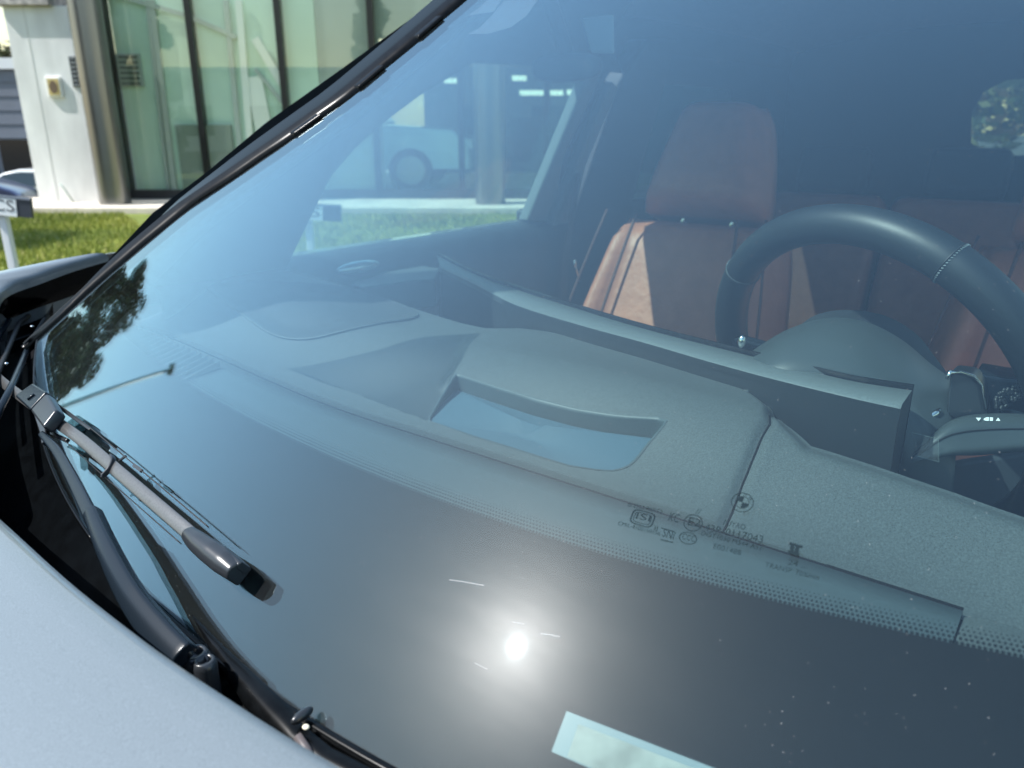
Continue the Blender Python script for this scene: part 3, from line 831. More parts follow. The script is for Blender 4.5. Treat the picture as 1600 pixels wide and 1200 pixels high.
# broad seal strip seen at the lower right of the cowl
spw = [0.02, .35, .75, 1, 1, 1, 1, 1]
sp = [(300, 960), (345, 1005), (400, 1055), (455, 1105), (476, 1130), (520, 1166), (590, 1202), (700, 1262)]
b = MB(); rows = [[G(x + o_[0] * tp_, y + o_[1] * tp_, o_[2] * tp_) for (x, y), tp_ in zip(sp, spw)] for o_ in ((0, 0, .0005), (-3, 3, .006), (-26, 22, .010), (-40, 38, .006), (-44, 42, -.012))]
b.grid(rows); seal = cp(b, "cowl_seal", M_seal, smooth=True)
b = MB(); b.ellips(G(472, 1118, .010), (.008, .003, .0035)); cp(b, "clip", M_cap, seal, smooth=True)
b = MB(); b.ellips(G(478, 1136, .012), (.002, .0024, .0012)); cp(b, "clip_tab", mat("pale tab", (.7, .65, .5), .4), seal, smooth=True)
b = MB(); b.tube([G(465, 1150, .012), G(480, 1172, .010), G(495, 1200, .008)], (.0028), n=6); cp(b, "drain_rib", mat("brown grey rib", (.10, .085, .085), .5), seal, smooth=True)

# --- wiper
wip = empty("windshield_wiper", (0, 0, 0), 0, parent=car)
def wp(mb, name, m, parent=wip, **k):
    mb.v = [v - OFF for v in mb.v]; return mb.build(name, m, parent, **k)
def strip(px, widths, offs, thick, crown=.0, n=7, mi=0, b=None):
    """a bar along a pixel polyline lying at a height over the glass: widths and thickness in metres"""
    P = [G(x, y, o_) for (x, y), o_ in zip(px, offs)]
    b = b or MB(); rows = []
    for i, p in enumerate(P):
        d = (P[min(i + 1, len(P) - 1)] - P[max(i - 1, 0)]).normalized(); nn = gn(p.x, p.y); s_ = nn.cross(d).normalized(); w = widths[i] / 2
        row = []
        for k in range(n):
            t = -1 + 2 * k / (n - 1); row.append(p + s_ * w * t + nn * (crown * (1 - t * t)))
        row += [p + s_ * w - nn * thick, p - s_ * w - nn * thick]
        rows.append(row)
    b.grid(rows, mi, True)
    k = len(rows[0]); base = len(b.v) - len(rows) * k
    b.f.append(tuple(base + j for j in range(k))[::-1]); b.m.append(mi)
    e = base + (len(rows) - 1) * k; b.f.append(tuple(e + j for j in range(k))); b.m.append(mi)
    return b
def dense(px, vals, n=6):
    P = catmull([(x, y, 0) for x, y in px], n); out = [(p.x, p.y) for p in P]
    m_ = len(px) - 1; vv = [[poly_at([(i, vl[i]) for i in range(len(vl))], k / n) for k in range(m_ * n + 1)] for vl in vals]
    return out, vv
bl = [(-40, 556), (10, 602), (75, 650), (128, 688), (172, 726), (230, 776), (318, 852)]
HB = .021
px, (w_, o_) = dense(bl, [[.0105] * 7, [HB] * 7])
wp(strip(px, w_, o_, .0012, crown=.0010), "blade_spring", M_spring, smooth=False, bevel=.0004)
px2, (w2, o2) = dense(bl, [[.0035] * 7, [HB - .0015] * 7])
wp(strip(px2, w2, o2, .012), "rubber_blade", M_rub)
# side wires of the blade
def wire(pts, off, r, name="edge_wire", m=M_rub):
    px, (o_,) = dense(pts, [[off] * len(pts)]); b = MB(); b.tube([G(x, y, h) for (x, y), h in zip(px, o_)], r, n=5); return wp(b, name, m, smooth=True)
wire([(86, 628), (140, 668), (193, 712), (260, 768), (326, 824)], .0185, .00055)
wire([(96, 684), (160, 742), (215, 790), (283, 850)], .0185, .00045)
# small clip on the blade
c1 = [(158, 742), (168, 731), (174, 718), (172, 710)]
b = strip(*(lambda q: (q[0], q[1][0], q[1][1]))(dense(c1, [[.0022] * 4, [HB + .003] * 4])), .004, crown=.0006); wp(b, "clip", M_cap)
b = MB(); b.tube([G(186, 720, HB - .004), G(197, 712, HB - .004)], .0012, n=5); b.tube([G(158, 745, HB - .004), G(167, 738, HB - .004)], .0012, n=5); wp(b, "clip_leg", M_cap)
wp(strip([(208, 726), (220, 735)], [.003, .003], [.019, .019], .002), "wire_tab", M_cap)
wp(strip([(92, 636), (140, 670)], [.0035, .003], [.017, .017], .004), "spray_pad", M_cap, bevel=.001)
wp(strip([(70, 672), (103, 687)], [.004, .004], [.016, .016], .004), "spray_pad", M_cap, bevel=.001)
# end cap
cap = [(292, 832), (306, 845), (325, 860), (345, 876), (366, 893)]
px, (w_, o_) = dense(cap, [[.0115, .0150, .0165, .0165, .0135], [HB + .001, HB + .0025, HB + .003, HB + .002, HB - .001]])
ec = wp(strip(px, w_, o_, .012, crown=.0042, n=9), "end_cap", M_cap, bevel=.0012)
px, (w_, o_) = dense([(328, 846), (348, 861), (374, 884)], [[.006, .0065, .006], [HB + .002, HB + .002, HB - .001]])
wp(strip(px, w_, o_, .011, crown=.0015), "end_cap_ridge", M_cap, ec, bevel=.001)
wp(strip([(372, 884), (378, 880)], [.002, .002], [HB - .003, HB - .003], .002), "cap_tip", mat("pale tip", (.75, .72, .6), .3), ec)
# connector hood
q4 = [(22, 618), (50, 598), (72, 612), (46, 640)]
con = MB(); top = [G(x, y, .036) for x, y in q4]; n0 = gn(.3, .7)
wp(con.prism(top, -n0 * .014), "connector", M_arm, bevel=.0022)
con = MB(); con.prism([G(x, y, .035) for x, y in [(46, 641), (72, 613), (88, 640), (66, 668)]], -n0 * .013); wp(con, "connector_flank", M_cap, bevel=.003)
con = MB(); con.tube([G(43, 624, .0368), G(53, 616, .0368)], .0011, n=6); wp(con, "connector_button", M_arm, smooth=True)
wp(strip([(56, 640), (66, 672), (68, 690)], [.008, .007, .006], [.030, .027, .026], .006), "hook", M_cap, bevel=.001)
# arm
ar = [(62, 676), (84, 700), (106, 738), (128, 782), (142, 812)]
px, (w_, o_) = dense(ar, [[.006, .0085, .0095, .0105, .011], [.029, .031, .034, .037, .039]])
arm = wp(strip(px, w_, o_, .004, crown=.0004), "wiper_arm", M_arm, bevel=.0012)
ar2 = [(137, 796), (160, 852), (196, 924), (236, 980), (278, 1026)]
px, (w_, o_) = dense(ar2, [[.0115, .0140, .0168, .0190, .0195], [.040, .043, .044, .043, .042]])
wp(strip(px, w_, o_, .010, crown=.0016, n=7), "arm_channel", M_arm, arm, bevel=.0015)
b = MB()
for dx, dy, r in ((0, 0, .0095), (16, 12, .0075)):
    c = G(306 + dx, 1040 + dy, .020); rows = [[c + Vector((r * f_ * cos(t * pi / 10), r * f_ * sin(t * pi / 10), h)) for t in range(20)] for f_, h in ((1, -.02), (1, .006), (.85, .010), (.6, .0105), (.55, .006), (.01, .006))]
    b.grid(rows, 0, True)
wp(b, "pivot_nut", M_cap, arm, smooth=True)
b = MB(); b.tube([G(262, 1016, .040), G(290, 1012, .038), G(300, 1024, .034)], .0022, n=6); wp(b, "pivot_rim", M_cap, arm, smooth=True)
wip.name = "windshield_wiper"
# farther wiper, lying over the cowl
wip2 = empty("windshield_wiper", (0, 0, 0), 0, parent=car)
def zc(x, y, z=1.10): return K(x, y, z)
for pts, r, nm in (([(-40, 590), (0, 520), (24, 484), (44, 470), (60, 466)], .0045, "wiper_arm"), ([(-30, 640), (2, 570), (30, 505), (60, 480), (92, 452)], .0035, "rubber_blade"),
                   ([(-20, 680), (20, 600), (46, 540), (74, 494)], .004, "blade_spring"), ([(62, 474), (90, 460), (118, 452)], .004, "end_link")):
    b = MB(); b.tube([zc(x, y, 1.075) for x, y in pts], r, n=8); wp(b, nm, M_arm if nm != "rubber_blade" else M_rub, wip2, smooth=True)
b = MB(); b.obox(zc(50, 470, 1.078), Vector((.012, .02, 0)), Vector((.009, -.006, 0)), Vector((0, 0, .006))); wp(b, "connector", M_cap, wip2, bevel=.002)
b = MB()
for x, y in ((18, 480), (50, 510), (10, 568), (112, 420), (80, 425), (70, 430)): b.ellips(zc(x, y, 1.095), (.0022, .0022, .0015), 8, 6)
wp(b, "rivet", M_chrome, wip2, smooth=True)

# --- far pillar outside the glass
po = [(150, 412), (205, 350), (258, 305), (330, 255), (430, 178), (500, 130), (560, 90), (640, 40), (708, -4), (800, -60)]
pi_ = [(158, 420), (232, 362), (290, 322), (370, 272), (458, 222), (520, 172), (568, 132), (648, 58), (722, -2), (815, -60)]
def pill(pts, dv, off, n):
    P = []
    for x, y in pts:
        try: q = G(x, y, off)
        except RuntimeError: q = PV(x, y, .75)
        P.append(q + Vector((0, dv, 0)))
    return resample(catmull(P, 6), n)
inn = resample([on(u, vfar(u), 0) for u in [lerp(.375, 1.06, k / 40) for k in range(41)]], 60)
def outer(p):   # outer edge of the pillar, a hand's breadth behind the glass edge and lower
    w = lerp(.005, .040, sm(.42, .66, p.x)); return p + Vector((.006, w, .35 * w))
rows = [[p + Vector((0, .000, .004)) for p in inn], [p + Vector((.001, .006, .008)) for p in inn], [p.lerp(outer(p), .5) + Vector((0, 0, .004)) for p in inn], [outer(p) for p in inn], [outer(p) + Vector((.01, .012, -.03)) for p in inn], [outer(p) + Vector((.03, .0, -.05)) for p in inn]]
b = MB(); b.grid(rows); M_pil = mat("gloss black pillar trim", (.008, .011, .011), .06, spec=.3)
pil = cp(b, "a_pillar", M_pil, smooth=True)
md = pil.modifiers.new("es", 'EDGE_SPLIT'); md.split_angle = radians(25)
for x, y in ((660, 46), (565, 131), (480, 205)):
    c = min(inn, key=lambda p: (Vector((C2W(p) - EYE)).normalized() - ray(x, y)).length)
    i = inn.index(c); d = (inn[min(i + 1, 59)] - inn[max(i - 1, 0)]).normalized()
    b = MB(); b.obox(c + Vector((0, -.004, .004)), d * .022, Vector((0, .006, 0)), Vector((0, 0, .003))); cp(b, "trim_clip", M_seal, pil, bevel=.002)
b = MB(); rows = []
for i, p in enumerate(inn):
    wob = .0025 * abs(sin(i * .55)) + .004; n = gn(p.x, p.y); k_ = sm(0, 12, i)
    rows.append([p + Vector((0, .016 * k_, .0035 * k_)) + n * .0035, p + Vector((0, .004, .001)) + n * .0045, p - Vector((0, wob * (.4 + k_), 0)) + n * .0025, p - Vector((0, wob * (.4 + k_), 0)) - n * .001])
b.grid(rows); cp(b, "gasket", M_seal, pil, smooth=True)
near = [on(u, vnear(u), 0) for u in [lerp(.32, 1.06, k / 40) for k in range(41)]]
b = MB(); b.grid([[p + Vector((0, 0, .004)) for p in near], [p + Vector((.006, -.04, .010)) for p in near], [p + Vector((.02, -.06, -.03)) for p in near]]); cp(b, "a_pillar", M_pil, smooth=True)

# --- roof with headliner
def roofz(u, v): return 1.665 + .05 * sin(pi * min(1, max(0, (u - 1.0) / 3.2))) - .22 * max(0, abs(v - .38) - .15) ** 2
b = MB(); rows = []
for i in range(25):
    u = lerp(1.03, 3.3, i / 24); hw = lerp(.36, .62, sm(1.0, 1.7, u)) + .05
    rows.append([Vector((u if i else utop(v_) , v_, roofz(u, v_) if i else zs(utop(v_), v_) + .004)) for v_ in [.38 + hw * (-1 + 2 * k / 20) for k in range(21)]])
b.grid(rows); b.grid([[p - Vector((0, 0, .03)) for p in r] for r in rows]); rf = cp(b, "roof", None, mats=[M_hood, M_head], smooth=True)
for p in rf.data.polygons:
    if p.index >= 24 * 20: p.material_index = 1
# roof rail closing the gap between pillar, roof edge and side windows
def rtop(u): return poly_at([(.45, 1.12), (.80, 1.16), (.887, 1.275), (.982, 1.355), (1.295, 1.50), (1.75, 1.515), (3.2, 1.50)], u)
_tw = [PT(x, y, 1.10) for x, y in ((445, 405), (470, 322), (500, 285), (560, 216), (640, 155), (735, 97), (800, 100), (920, 113))]
_tw = [(p.x, p.z + .008) for p in _tw]
def rtop(u): return poly_at(_tw + [(3.2, 1.50)], u) if u > _tw[0][0] else 1.11
b = MB(); r0, r1, r2 = [], [], []
for k in range(61):
    u = lerp(.46, 3.15, k / 60)
    if u < 1.05: p = on(u, vfar(u), 0) + Vector((.006, .035, .0))
    else:
        hw = lerp(.36, .62, sm(1.0, 1.7, u)) + .05; p = Vector((u, .38 + hw, roofz(u, .38 + hw) - .002))
    q = Vector((u, 1.09 - .30 * max(0, min(rtop(u), 1.5) - 1.14) * (1 - sm(1.7, 1.85, u)), rtop(u)))
    r0.append(p - Vector((0, 0, .004))); r1.append(p.lerp(q, .5) + Vector((0, .012, .012)) * sm(.9, 1.2, u)); r2.append(q)
b.grid([r0, r1, r2]); b.grid([[p - Vector((0, .004, .006)) for p in r] for r in (r0, r1, r2)]); cp(b, "roof_rail", M_dark2, smooth=True)
# rear wall with rear window opening, rear glass
ur = 3.15
rw = [PU(x, y, ur) for x, y in ((1512, 150), (1530, 133), (1560, 122), (1640, 110))]
b = MB()
win = [(ur, .43, 1.30), (ur, .445, 1.40), (ur, .42, 1.465), (ur, .36, 1.50), (ur, -.12, 1.52), (ur, -.12, 1.28), (ur, .36, 1.26)]
outl = [(ur, 1.14, .6), (ur, 1.14, 1.45), (ur, 1.10, 1.66), (ur, .38, 1.69), (ur, -.22, 1.66), (ur, -.30, 1.3), (ur, -.30, .6)]
b.add(win + outl, [(0, 7, 8, 1), (1, 8, 9, 2), (2, 9, 10, 3), (3, 10, 11, 4), (4, 11, 12, 5), (5, 12, 13, 6), (6, 13, 7, 0)])
cp(b, "tailgate", M_dark)
b = MB(); b.prism(win, (.004, 0, 0)); cp(b, "rear_window", glassmat("rear screen glass", (.72, .80, .78), f0=.05))

# --- passenger side: door, B pillar, rear door
VD = 1.10
b = MB(); b.box(.62, 1.62, VD - .01, VD + .08, .45, 1.135); d1 = cp(b, "passenger_door", M_hood, bevel=.01)
top_d = [(.60, VD - .035, 1.120), (1.62, VD - .035, 1.125)]
b = MB(); rows = []
for u in [lerp(.55, 1.64, k / 12) for k in range(13)]:
    rows.append([Vector((u, VD + .02, 1.139)), Vector((u, VD - .01, 1.141)), Vector((u, VD - .04, 1.128)), Vector((u, VD - .055, 1.08)), Vector((u, VD - .05, .9)), Vector((u, VD - .06, .6))])
b.grid(rows); tr = cp(b, "door_trim", M_dark2, d1, smooth=True)
b = MB(); c = PV(560, 418, VD - .06); b.ellips(c, (.05, .012, .012)); cp(b, "door_handle", mat("handle metal", (.45, .6, .65), .25, .8), tr, smooth=True)
# frame around the passenger window: inner A pillar, roof rail, B pillar
wo_ = [(445, 405), (470, 322), (500, 285), (560, 216), (640, 155), (735, 97), (800, 100), (920, 113), (825, 345)]
WI = [PT(x, y, VD) for x, y in wo_]
wo2 = [(190, 412), (262, 335), (345, 272), (440, 192), (565, 102), (705, 0), (800, -50), (1000, -20), (860, 350)]
b = MB(); WO = [PT(x, y, VD - .01) for x, y in wo2]
n = len(WI)
b.add(WI + WO, [(i, i + 1, n + i + 1, n + i) for i in range(n - 2)])
b.add([p + Vector((0, .03, 0)) for p in WI] + [p + Vector((0, .04, 0)) for p in WO], [(i, i + 1, n + i + 1, n + i) for i in range(n - 2)])
b.grid([[p for p in WI[:-1]], [p + Vector((0, .03, 0)) for p in WI[:-1]]])
cp(b, "window_frame", M_dark2)
b = MB(); b.prism([p + Vector((0, .012, 0)) for p in WI], (0, .004, 0)); cp(b, "window_glass", M_sideglass, d1)
def slab(px, v, th, name, m, parent=None, bev=.006):
    b = MB(); b.prism([PT(x, y, v) for x, y in px], (0, th, 0)); return cp(b, name, m, parent, bevel=bev)
slab([(921, 112), (940, 118), (880, 250), (866, 350), (824, 346)], VD - .02, .03, "window_post", M_trimlight)
slab([(940, 118), (952, 128), (905, 240), (872, 350), (866, 352), (880, 250)], VD - .015, .03, "post_gap", M_dark)
slab([(956, 126), (968, 136), (916, 260), (900, 330), (862, 400), (858, 362)], VD - .035, .03, "b_pillar", M_trimlight)
slab([(968, 130), (1010, 60), (1060, 60), (1000, 250), (960, 420), (820, 470), (900, 330)], VD - .02, .05, "b_pillar_shell", M_dark)
b = MB(); b.box(1.55, 3.15, VD - .02, VD + .08, .45, 1.16); cp(b, "rear_door", M_dark2, bevel=.01)
b = MB(); b.box(1.78, 3.15, VD - .02, VD + .0, 1.47, 1.66); b.box(1.7, 1.82, VD - .02, VD, 1.14, 1.66); b.box(2.6, 3.15, VD - .02, VD + .0, 1.16, 1.47); cp(b, "rear_side_frame", M_dark)
b = MB(); b.box(1.82, 2.6, VD - .006, VD - .002, 1.16, 1.47); cp(b, "rear_side_glass", M_tinted)
# belt bits
b = MB(); b.tube([PV(897, 410, 1.0), PV(905, 440, 1.0)], .003, n=6); b.ellips(PV(898, 412, 1.0), (.004, .004, .01)); belt = cp(b, "belt_anchor", M_chrome, smooth=True)
b = MB(); b.grid([[PV(900, 270, 1.02), PV(880, 400, 1.02), PV(870, 520, 1.02)], [PV(908, 270, 1.02), PV(890, 400, 1.02), PV(884, 520, 1.02)]]); cp(b, "seat_belt", mat("belt webbing", (.03, .035, .04), .7))
# near side shell: door, frame, glass
VN = -.36
b = MB(); b.box(.45, 3.15, VN - .06, VN, .45, 1.12); d2 = cp(b, "driver_door", M_hood, bevel=.01)
b = MB(); b.box(.46, 3.14, VN + .003, VN + .03, .5, 1.11); cp(b, "door_trim", M_dark2, d2, bevel=.01)
b = MB(); b.box(1.5, 1.62, VN, VN + .03, 1.12, 1.60); b.box(2.5, 3.15, VN, VN + .03, 1.12, 1.6); cp(b, "side_frame", M_dark)
b = MB(); b.add([(.55, VN, 1.121), (1.5, VN, 1.121), (1.5, VN + .09, 1.56), (1.06, VN + .12, 1.56)], [(0, 1, 2, 3)]); cp(b, "window_glass", M_sideglass, d2)
b = MB(); b.box(-.5, 3.2, VN, VD, .28, .32); b.box(.25, .30, VN, VD, .32, 1.0); cp(b, "floor_pan", M_dark)
b = MB(); b.box(3.0, 3.15, VN, VD, .3, .9); cp(b, "rear_bulkhead", M_dark)
for u_ in (-.62, 2.75):
    for v_ in (VN - .04, VD - .14):
        b = MB(); b.tube([(u_, v_, .37), (u_, v_ + .22, .37)], .37, n=32); w_ = cp(b, "wheel", mat("tyre", (.015, .015, .015), .8), bevel=.02)
b = MB(); b.box(-1.1, .3, VN - .04, VN + .02, .4, .98); b.box(-1.16, -1.1, VN - .04, VD + .08, .3, .78); cp(b, "front_panel", M_hood, bevel=.03)

# --- dashboard height field
UF = .525
rear_px = [(330, 396), (400, 410), (470, 420), (545, 440), (660, 476), (740, 500), (775, 507), (830, 507), (870, 512), (950, 527), (1013, 540), (1060, 556), (1131, 582), (1170, 597), (1200, 618), (1225, 640), (1270, 675), (1330, 692), (1425, 722), (1500, 746), (1600, 780), (1700, 815), (1900, 890)]
def zbase(u, v):
    z = 1.056 + .046 * sm(.525, .68, u) + .030 * sm(.60, 1.08, v) - .012 * sm(.16, 0, v)
    return z
def KD(x, y):
    z = 1.08
    for _ in range(30):
        c = K(x, y, z); z = lerp(z, zbase(c.x, c.y), .6)
    return c
rear = [KD(x, y) for x, y in rear_px]
rear = sorted([(p.y, p.x) for p in rear])
rear_s = rear
def urear(v): return poly_at(rear_s, v)
grv_px = [(1203, 640), (1204, 655), (1191, 677), (1175, 715), (1161, 748), (1131, 820)]
hud_edge = [KD(x, y) for x, y in grv_px]
def vgrv(u):  # v of the groove bounding the head up display unit on the driver's left
    return poly_at(sorted([(p.x, p.y) for p in hud_edge]), u)
open_px = [(712, 588), (760, 606), (834, 631), (900, 648), (960, 657), (1036, 660), (1043, 664), (1012, 698), (995, 719), (980, 732), (960, 737), (935, 736), (890, 729), (820, 708), (740, 683), (668, 656), (690, 621)]
OP = [KD(x, y) for x, y in open_px]
left_px = [(448, 576), (600, 545), (751, 521), (722, 568), (709, 588), (690, 621), (668, 657), (560, 616)]
LP_ = [KD(x, y) for x, y in left_px]
gr_px = [(318, 449), (380, 443), (450, 444), (530, 450), (600, 468), (655, 494), (600, 506), (530, 521), (475, 532), (425, 524), (375, 490)]
GP = [KD(x, y) for x, y in gr_px]
def pdist(x, y, P):
    d = 9
    for i in range(len(P)):
        a, c = Vector((P[i].x, P[i].y)), Vector((P[(i + 1) % len(P)].x, P[(i + 1) % len(P)].y)); p = Vector((x, y))
        t = max(0, min(1, (p - a).dot(c - a) / (c - a).length_squared)); d = min(d, (p - a - (c - a) * t).length)
    return d
OPxy = [(p.x, p.y) for p in OP]; LPxy = [(p.x, p.y) for p in LP_]; GPxy = [(p.x, p.y) for p in GP]
def lenseg(x, y, a, c):
    a, c, p = Vector(a), Vector(c), Vector((x, y)); t = max(0, min(1, (p - a).dot(c - a) / (c - a).length_squared)); return (p - a - (c - a) * t).length
def zdash(u, v):
    z = zbase(u, v)
    vg = vgrv(u)
    # display unit stands a little proud, rounded at its border groove
    z -= .0045 * exp(-((v - vg) / .0045) ** 2) + .004 * sm(-.02, .02, vg - v)
    # rounded rear edge
    z -= .010 * (1 - sm(0, .03, urear(v) - u)) ** 1.5
    if inpoly(u, v, LPxy):
        d = min(lenseg(u, v, LPxy[0], LPxy[1]), lenseg(u, v, LPxy[1], LPxy[2]))
        d2 = min(lenseg(u, v, LPxy[0], LPxy[7]), lenseg(u, v, LPxy[7], LPxy[6]))
        d3 = min(lenseg(u, v, LPxy[2], LPxy[3]), lenseg(u, v, LPxy[3], LPxy[4]))
        z -= .009 * sm(0, .09, d) * sm(0, .004, d2) * sm(0, .02, d3)
    # raised brow over the head up display
    cu, cv = (OPxy[2][0] + .045), OPxy[2][1] - .02
    z += .010 * exp(-(((u - cu) / .06) ** 2 + ((v - cv) / .15) ** 2))
    if inpoly(u, v, GPxy):
        z -= .005 * sm(0, .02, pdist(u, v, GP))
    return z
NVd, NUd = 480, 110
vlist = [lerp(-.34, 1.085, i / NVd) for i in range(NVd + 1)]
b = MB(); rows = []
for j in range(NUd + 1):
    rows.append([Vector((lerp(UF, urear(v), j / NUd), v, zdash(lerp(UF, urear(v), j / NUd), v))) for v in vlist])
# front lip and rear drop
lipz = lambda v: .0
rows = [[Vector((UF + .001, v, zdash(UF, v) - .02)) for v in vlist], [Vector((UF - .0005, v, zdash(UF, v) - .004)) for v in vlist]] + rows
rows += [[Vector((urear(v) + .004, v, zdash(urear(v), v) - .006)) for v in vlist], [Vector((urear(v) - .015, v, zdash(urear(v), v) - .12)) for v in vlist], [Vector((urear(v) - .05, v, .6)) for v in vlist]]
b.grid(rows)
dash_me = MB(); dash_me.v = [v - OFF for v in b.v]; dash_me.f = b.f; dash_me.m = b.m
dash = dash_me.build("dashboard", M_dash, car)
# cut the head up display opening exactly along its outline
bm = bmesh.new(); bm.from_mesh(dash.data)
def near_op(f, a, c):
    q = f.calc_center_median() + OFF; return lenseg(q.x, q.y, a, c) < .02 and q.z > 1.0
for i in range(len(OP)):
    a, c = OPxy[i], OPxy[(i + 1) % len(OP)]
    nrm = Vector((c[1] - a[1], a[0] - c[0], 0)).normalized()
    fs = [f for f in bm.faces if near_op(f, a, c)]
    geom = set(fs)
    for f in fs: geom.update(f.edges); geom.update(f.verts)
    bmesh.ops.bisect_plane(bm, geom=list(geom), plane_co=Vector((a[0], a[1], 0)) - OFF, plane_no=nrm)
bmesh.ops.recalc_face_normals(bm, faces=bm.faces)
for i in range(len(LPxy)):
    a, c = LPxy[i], LPxy[(i + 1) % len(LPxy)]
    nrm = Vector((c[1] - a[1], a[0] - c[0], 0)).normalized()
    fs = [f for f in bm.faces if near_op(f, a, c)]
    geom = set(fs)
    for f in fs: geom.update(f.edges); geom.update(f.verts)
    bmesh.ops.bisect_plane(bm, geom=list(geom), plane_co=Vector((a[0], a[1], 0)) - OFF, plane_no=nrm)
dash.data.materials.append(mat("smooth dark surround", (.018, .028, .034), .5))
for f in bm.faces:
    q = f.calc_center_median() + OFF
    if q.z > 1.0 and inpoly(q.x, q.y, LPxy): f.material_index = 1
kill = [f for f in bm.faces if (lambda q: q.z > 1.0 and inpoly(q.x, q.y, OPxy))(f.calc_center_median() + OFF)]
bmesh.ops.delete(bm, geom=kill, context='FACES')
bmesh.ops.recalc_face_normals(bm, faces=bm.faces)
for f in bm.faces: f.smooth = True
bm.to_mesh(dash.data); bm.free()
md = dash.modifiers.new("es", 'EDGE_SPLIT'); md.split_angle = radians(50)
# display well and lens
OPd = resample([Vector((p.x, p.y, zdash(p.x, p.y))) for p in OP + [OP[0]]], 80)
cen = sum(OPd, Vector()) / len(OPd)
u0_, u1_ = min(p.x for p in OPd), max(p.x for p in OPd)
def lensz(p): return zbase(cen.x, cen.y) + lerp(-.004, -.0095, (p.x - u0_) / (u1_ - u0_)) + (p.x - cen.x) * .25
b = MB(); b.grid([[p + (p - cen).normalized() * .0008 + Vector((0, 0, .0006)) for p in OPd], [p - (p - cen).normalized() * .0012 + Vector((0, 0, .0008)) for p in OPd], [p - (p - cen).normalized() * .002 - Vector((0, 0, .003)) for p in OPd], [Vector((p.x, p.y, lensz(p))) for p in OPd]])
cp(b, "display_well", M_dash2, dash, smooth=True)
b = MB(); inner = [Vector((p.x, p.y, lensz(p))) for p in OPd]
rows = [inner]
for k in range(1, 8):
    f_ = 1 - k / 8; rows.append([Vector((lerp(cen.x, p.x, f_), lerp(cen.y, p.y, f_), lensz(p))) for p in OPd])
b.grid(rows); b.add([rows[-1][k] for k in range(len(OPd))], [tuple(range(len(OPd)))]); cp(b, "head_up_display", M_mirr, dash, smooth=True)
# front strip under the glass foot
b = MB(); rows = []
def strz(u, v): return min(1.050 - .06 * (UF - u) + .030 * sm(.60, 1.08, v), zs(u, v) - .022)
vl2 = [lerp(.0275, 1.085, i / 160) for i in range(161)]
dv0, dv1 = .555, .93
for k in range(13):
    t = k / 12; rows.append([Vector((lerp(min(uc_(v) + .03, .45), UF - .0035, t), v, strz(lerp(min(uc_(v) + .03, .45), UF - .0035, t), v) )) for v in vl2])
rows.append([Vector((UF - .0035, v, strz(UF, v) - .03)) for v in vl2])
b.grid(rows); b2 = MB(); b2.v = b.v; b2.f = b.f; b2.m = b.m
front = cp(b2, "front_strip", M_dash2, dash, smooth=True)
# black strip laid along the groove in place of its shadow
b = MB(); b.grid([[Vector((UF - .0042, v, strz(UF, v) - .0008)) for v in vl2], [Vector((UF + .0008, v, strz(UF, v) - .0002)) for v in vl2]]); cp(b, "groove_shade_strip", M_black, dash)
b = MB(); b.tube([Vector((u, vgrv(u), zdash(u, vgrv(u)) + .0002)) for u in [lerp(UF, min(hud_edge[0].x, .73), k / 40) for k in range(41)]], .0011, n=6); cp(b, "panel_gap", M_black, dash)
# driver's corner panel in front of the dash
b = MB(); rows = []
vl3 = [lerp(-.34, .026, i / 40) for i in range(41)]
for k in range(9):
    t = k / 8; rows.append([Vector((lerp(uc_(v) + .03, UF - .004, t), v, min(1.056 - .05 * (1 - t) * .4, zs(lerp(uc_(v) + .03, UF - .004, t), v) - .022) - .004 * exp(-((v - .026) / .006) ** 2) - .006 * exp(-((t - 1) / .06) ** 2))) for v in vl3])
b.grid(rows); cp(b, "corner_panel", M_dash, dash, smooth=True)
# defroster outlet: dark slot with separate fins
def SP(x, y, dz=0):
    z = 1.045
    for _ in range(20):
        c = K(x, y, z); z = strz(c.x, c.y)
    return c + Vector((0, 0, dz))
ua, ub = SP(300, 606).x, SP(318, 568).x
vA, vB = SP(310, 590).y, min(1.04, SP(180, 510).y)
b = MB(); lo, hi = ua - .0, ub + .004
rows = [[Vector((lo, v, strz(lo, v) + .0012)) for v in [lerp(vA, vB, k / 20) for k in range(21)]], [Vector((hi, v, strz(hi, v) + .0012)) for v in [lerp(vA, vB, k / 20) for k in range(21)]]]
b.grid(rows); ven = cp(b, "defroster_slot", mat("vent shadow grey", (.010, .014, .017), .9), dash)
nf = 15
for k in range(nf + 1):
    v = lerp(vA, vB, k / nf); b = MB()
    p, q = Vector((lo - .001, v, strz(lo, v) + .001)), Vector((hi + .001, v + .004, strz(hi, v) + .001))
    b.prism([p, q, q + Vector((0, 0, .010)), p + Vector((0, 0, .002))], (0, .0016, 0)); cp(b, "vent_fin", M_screen, dash)
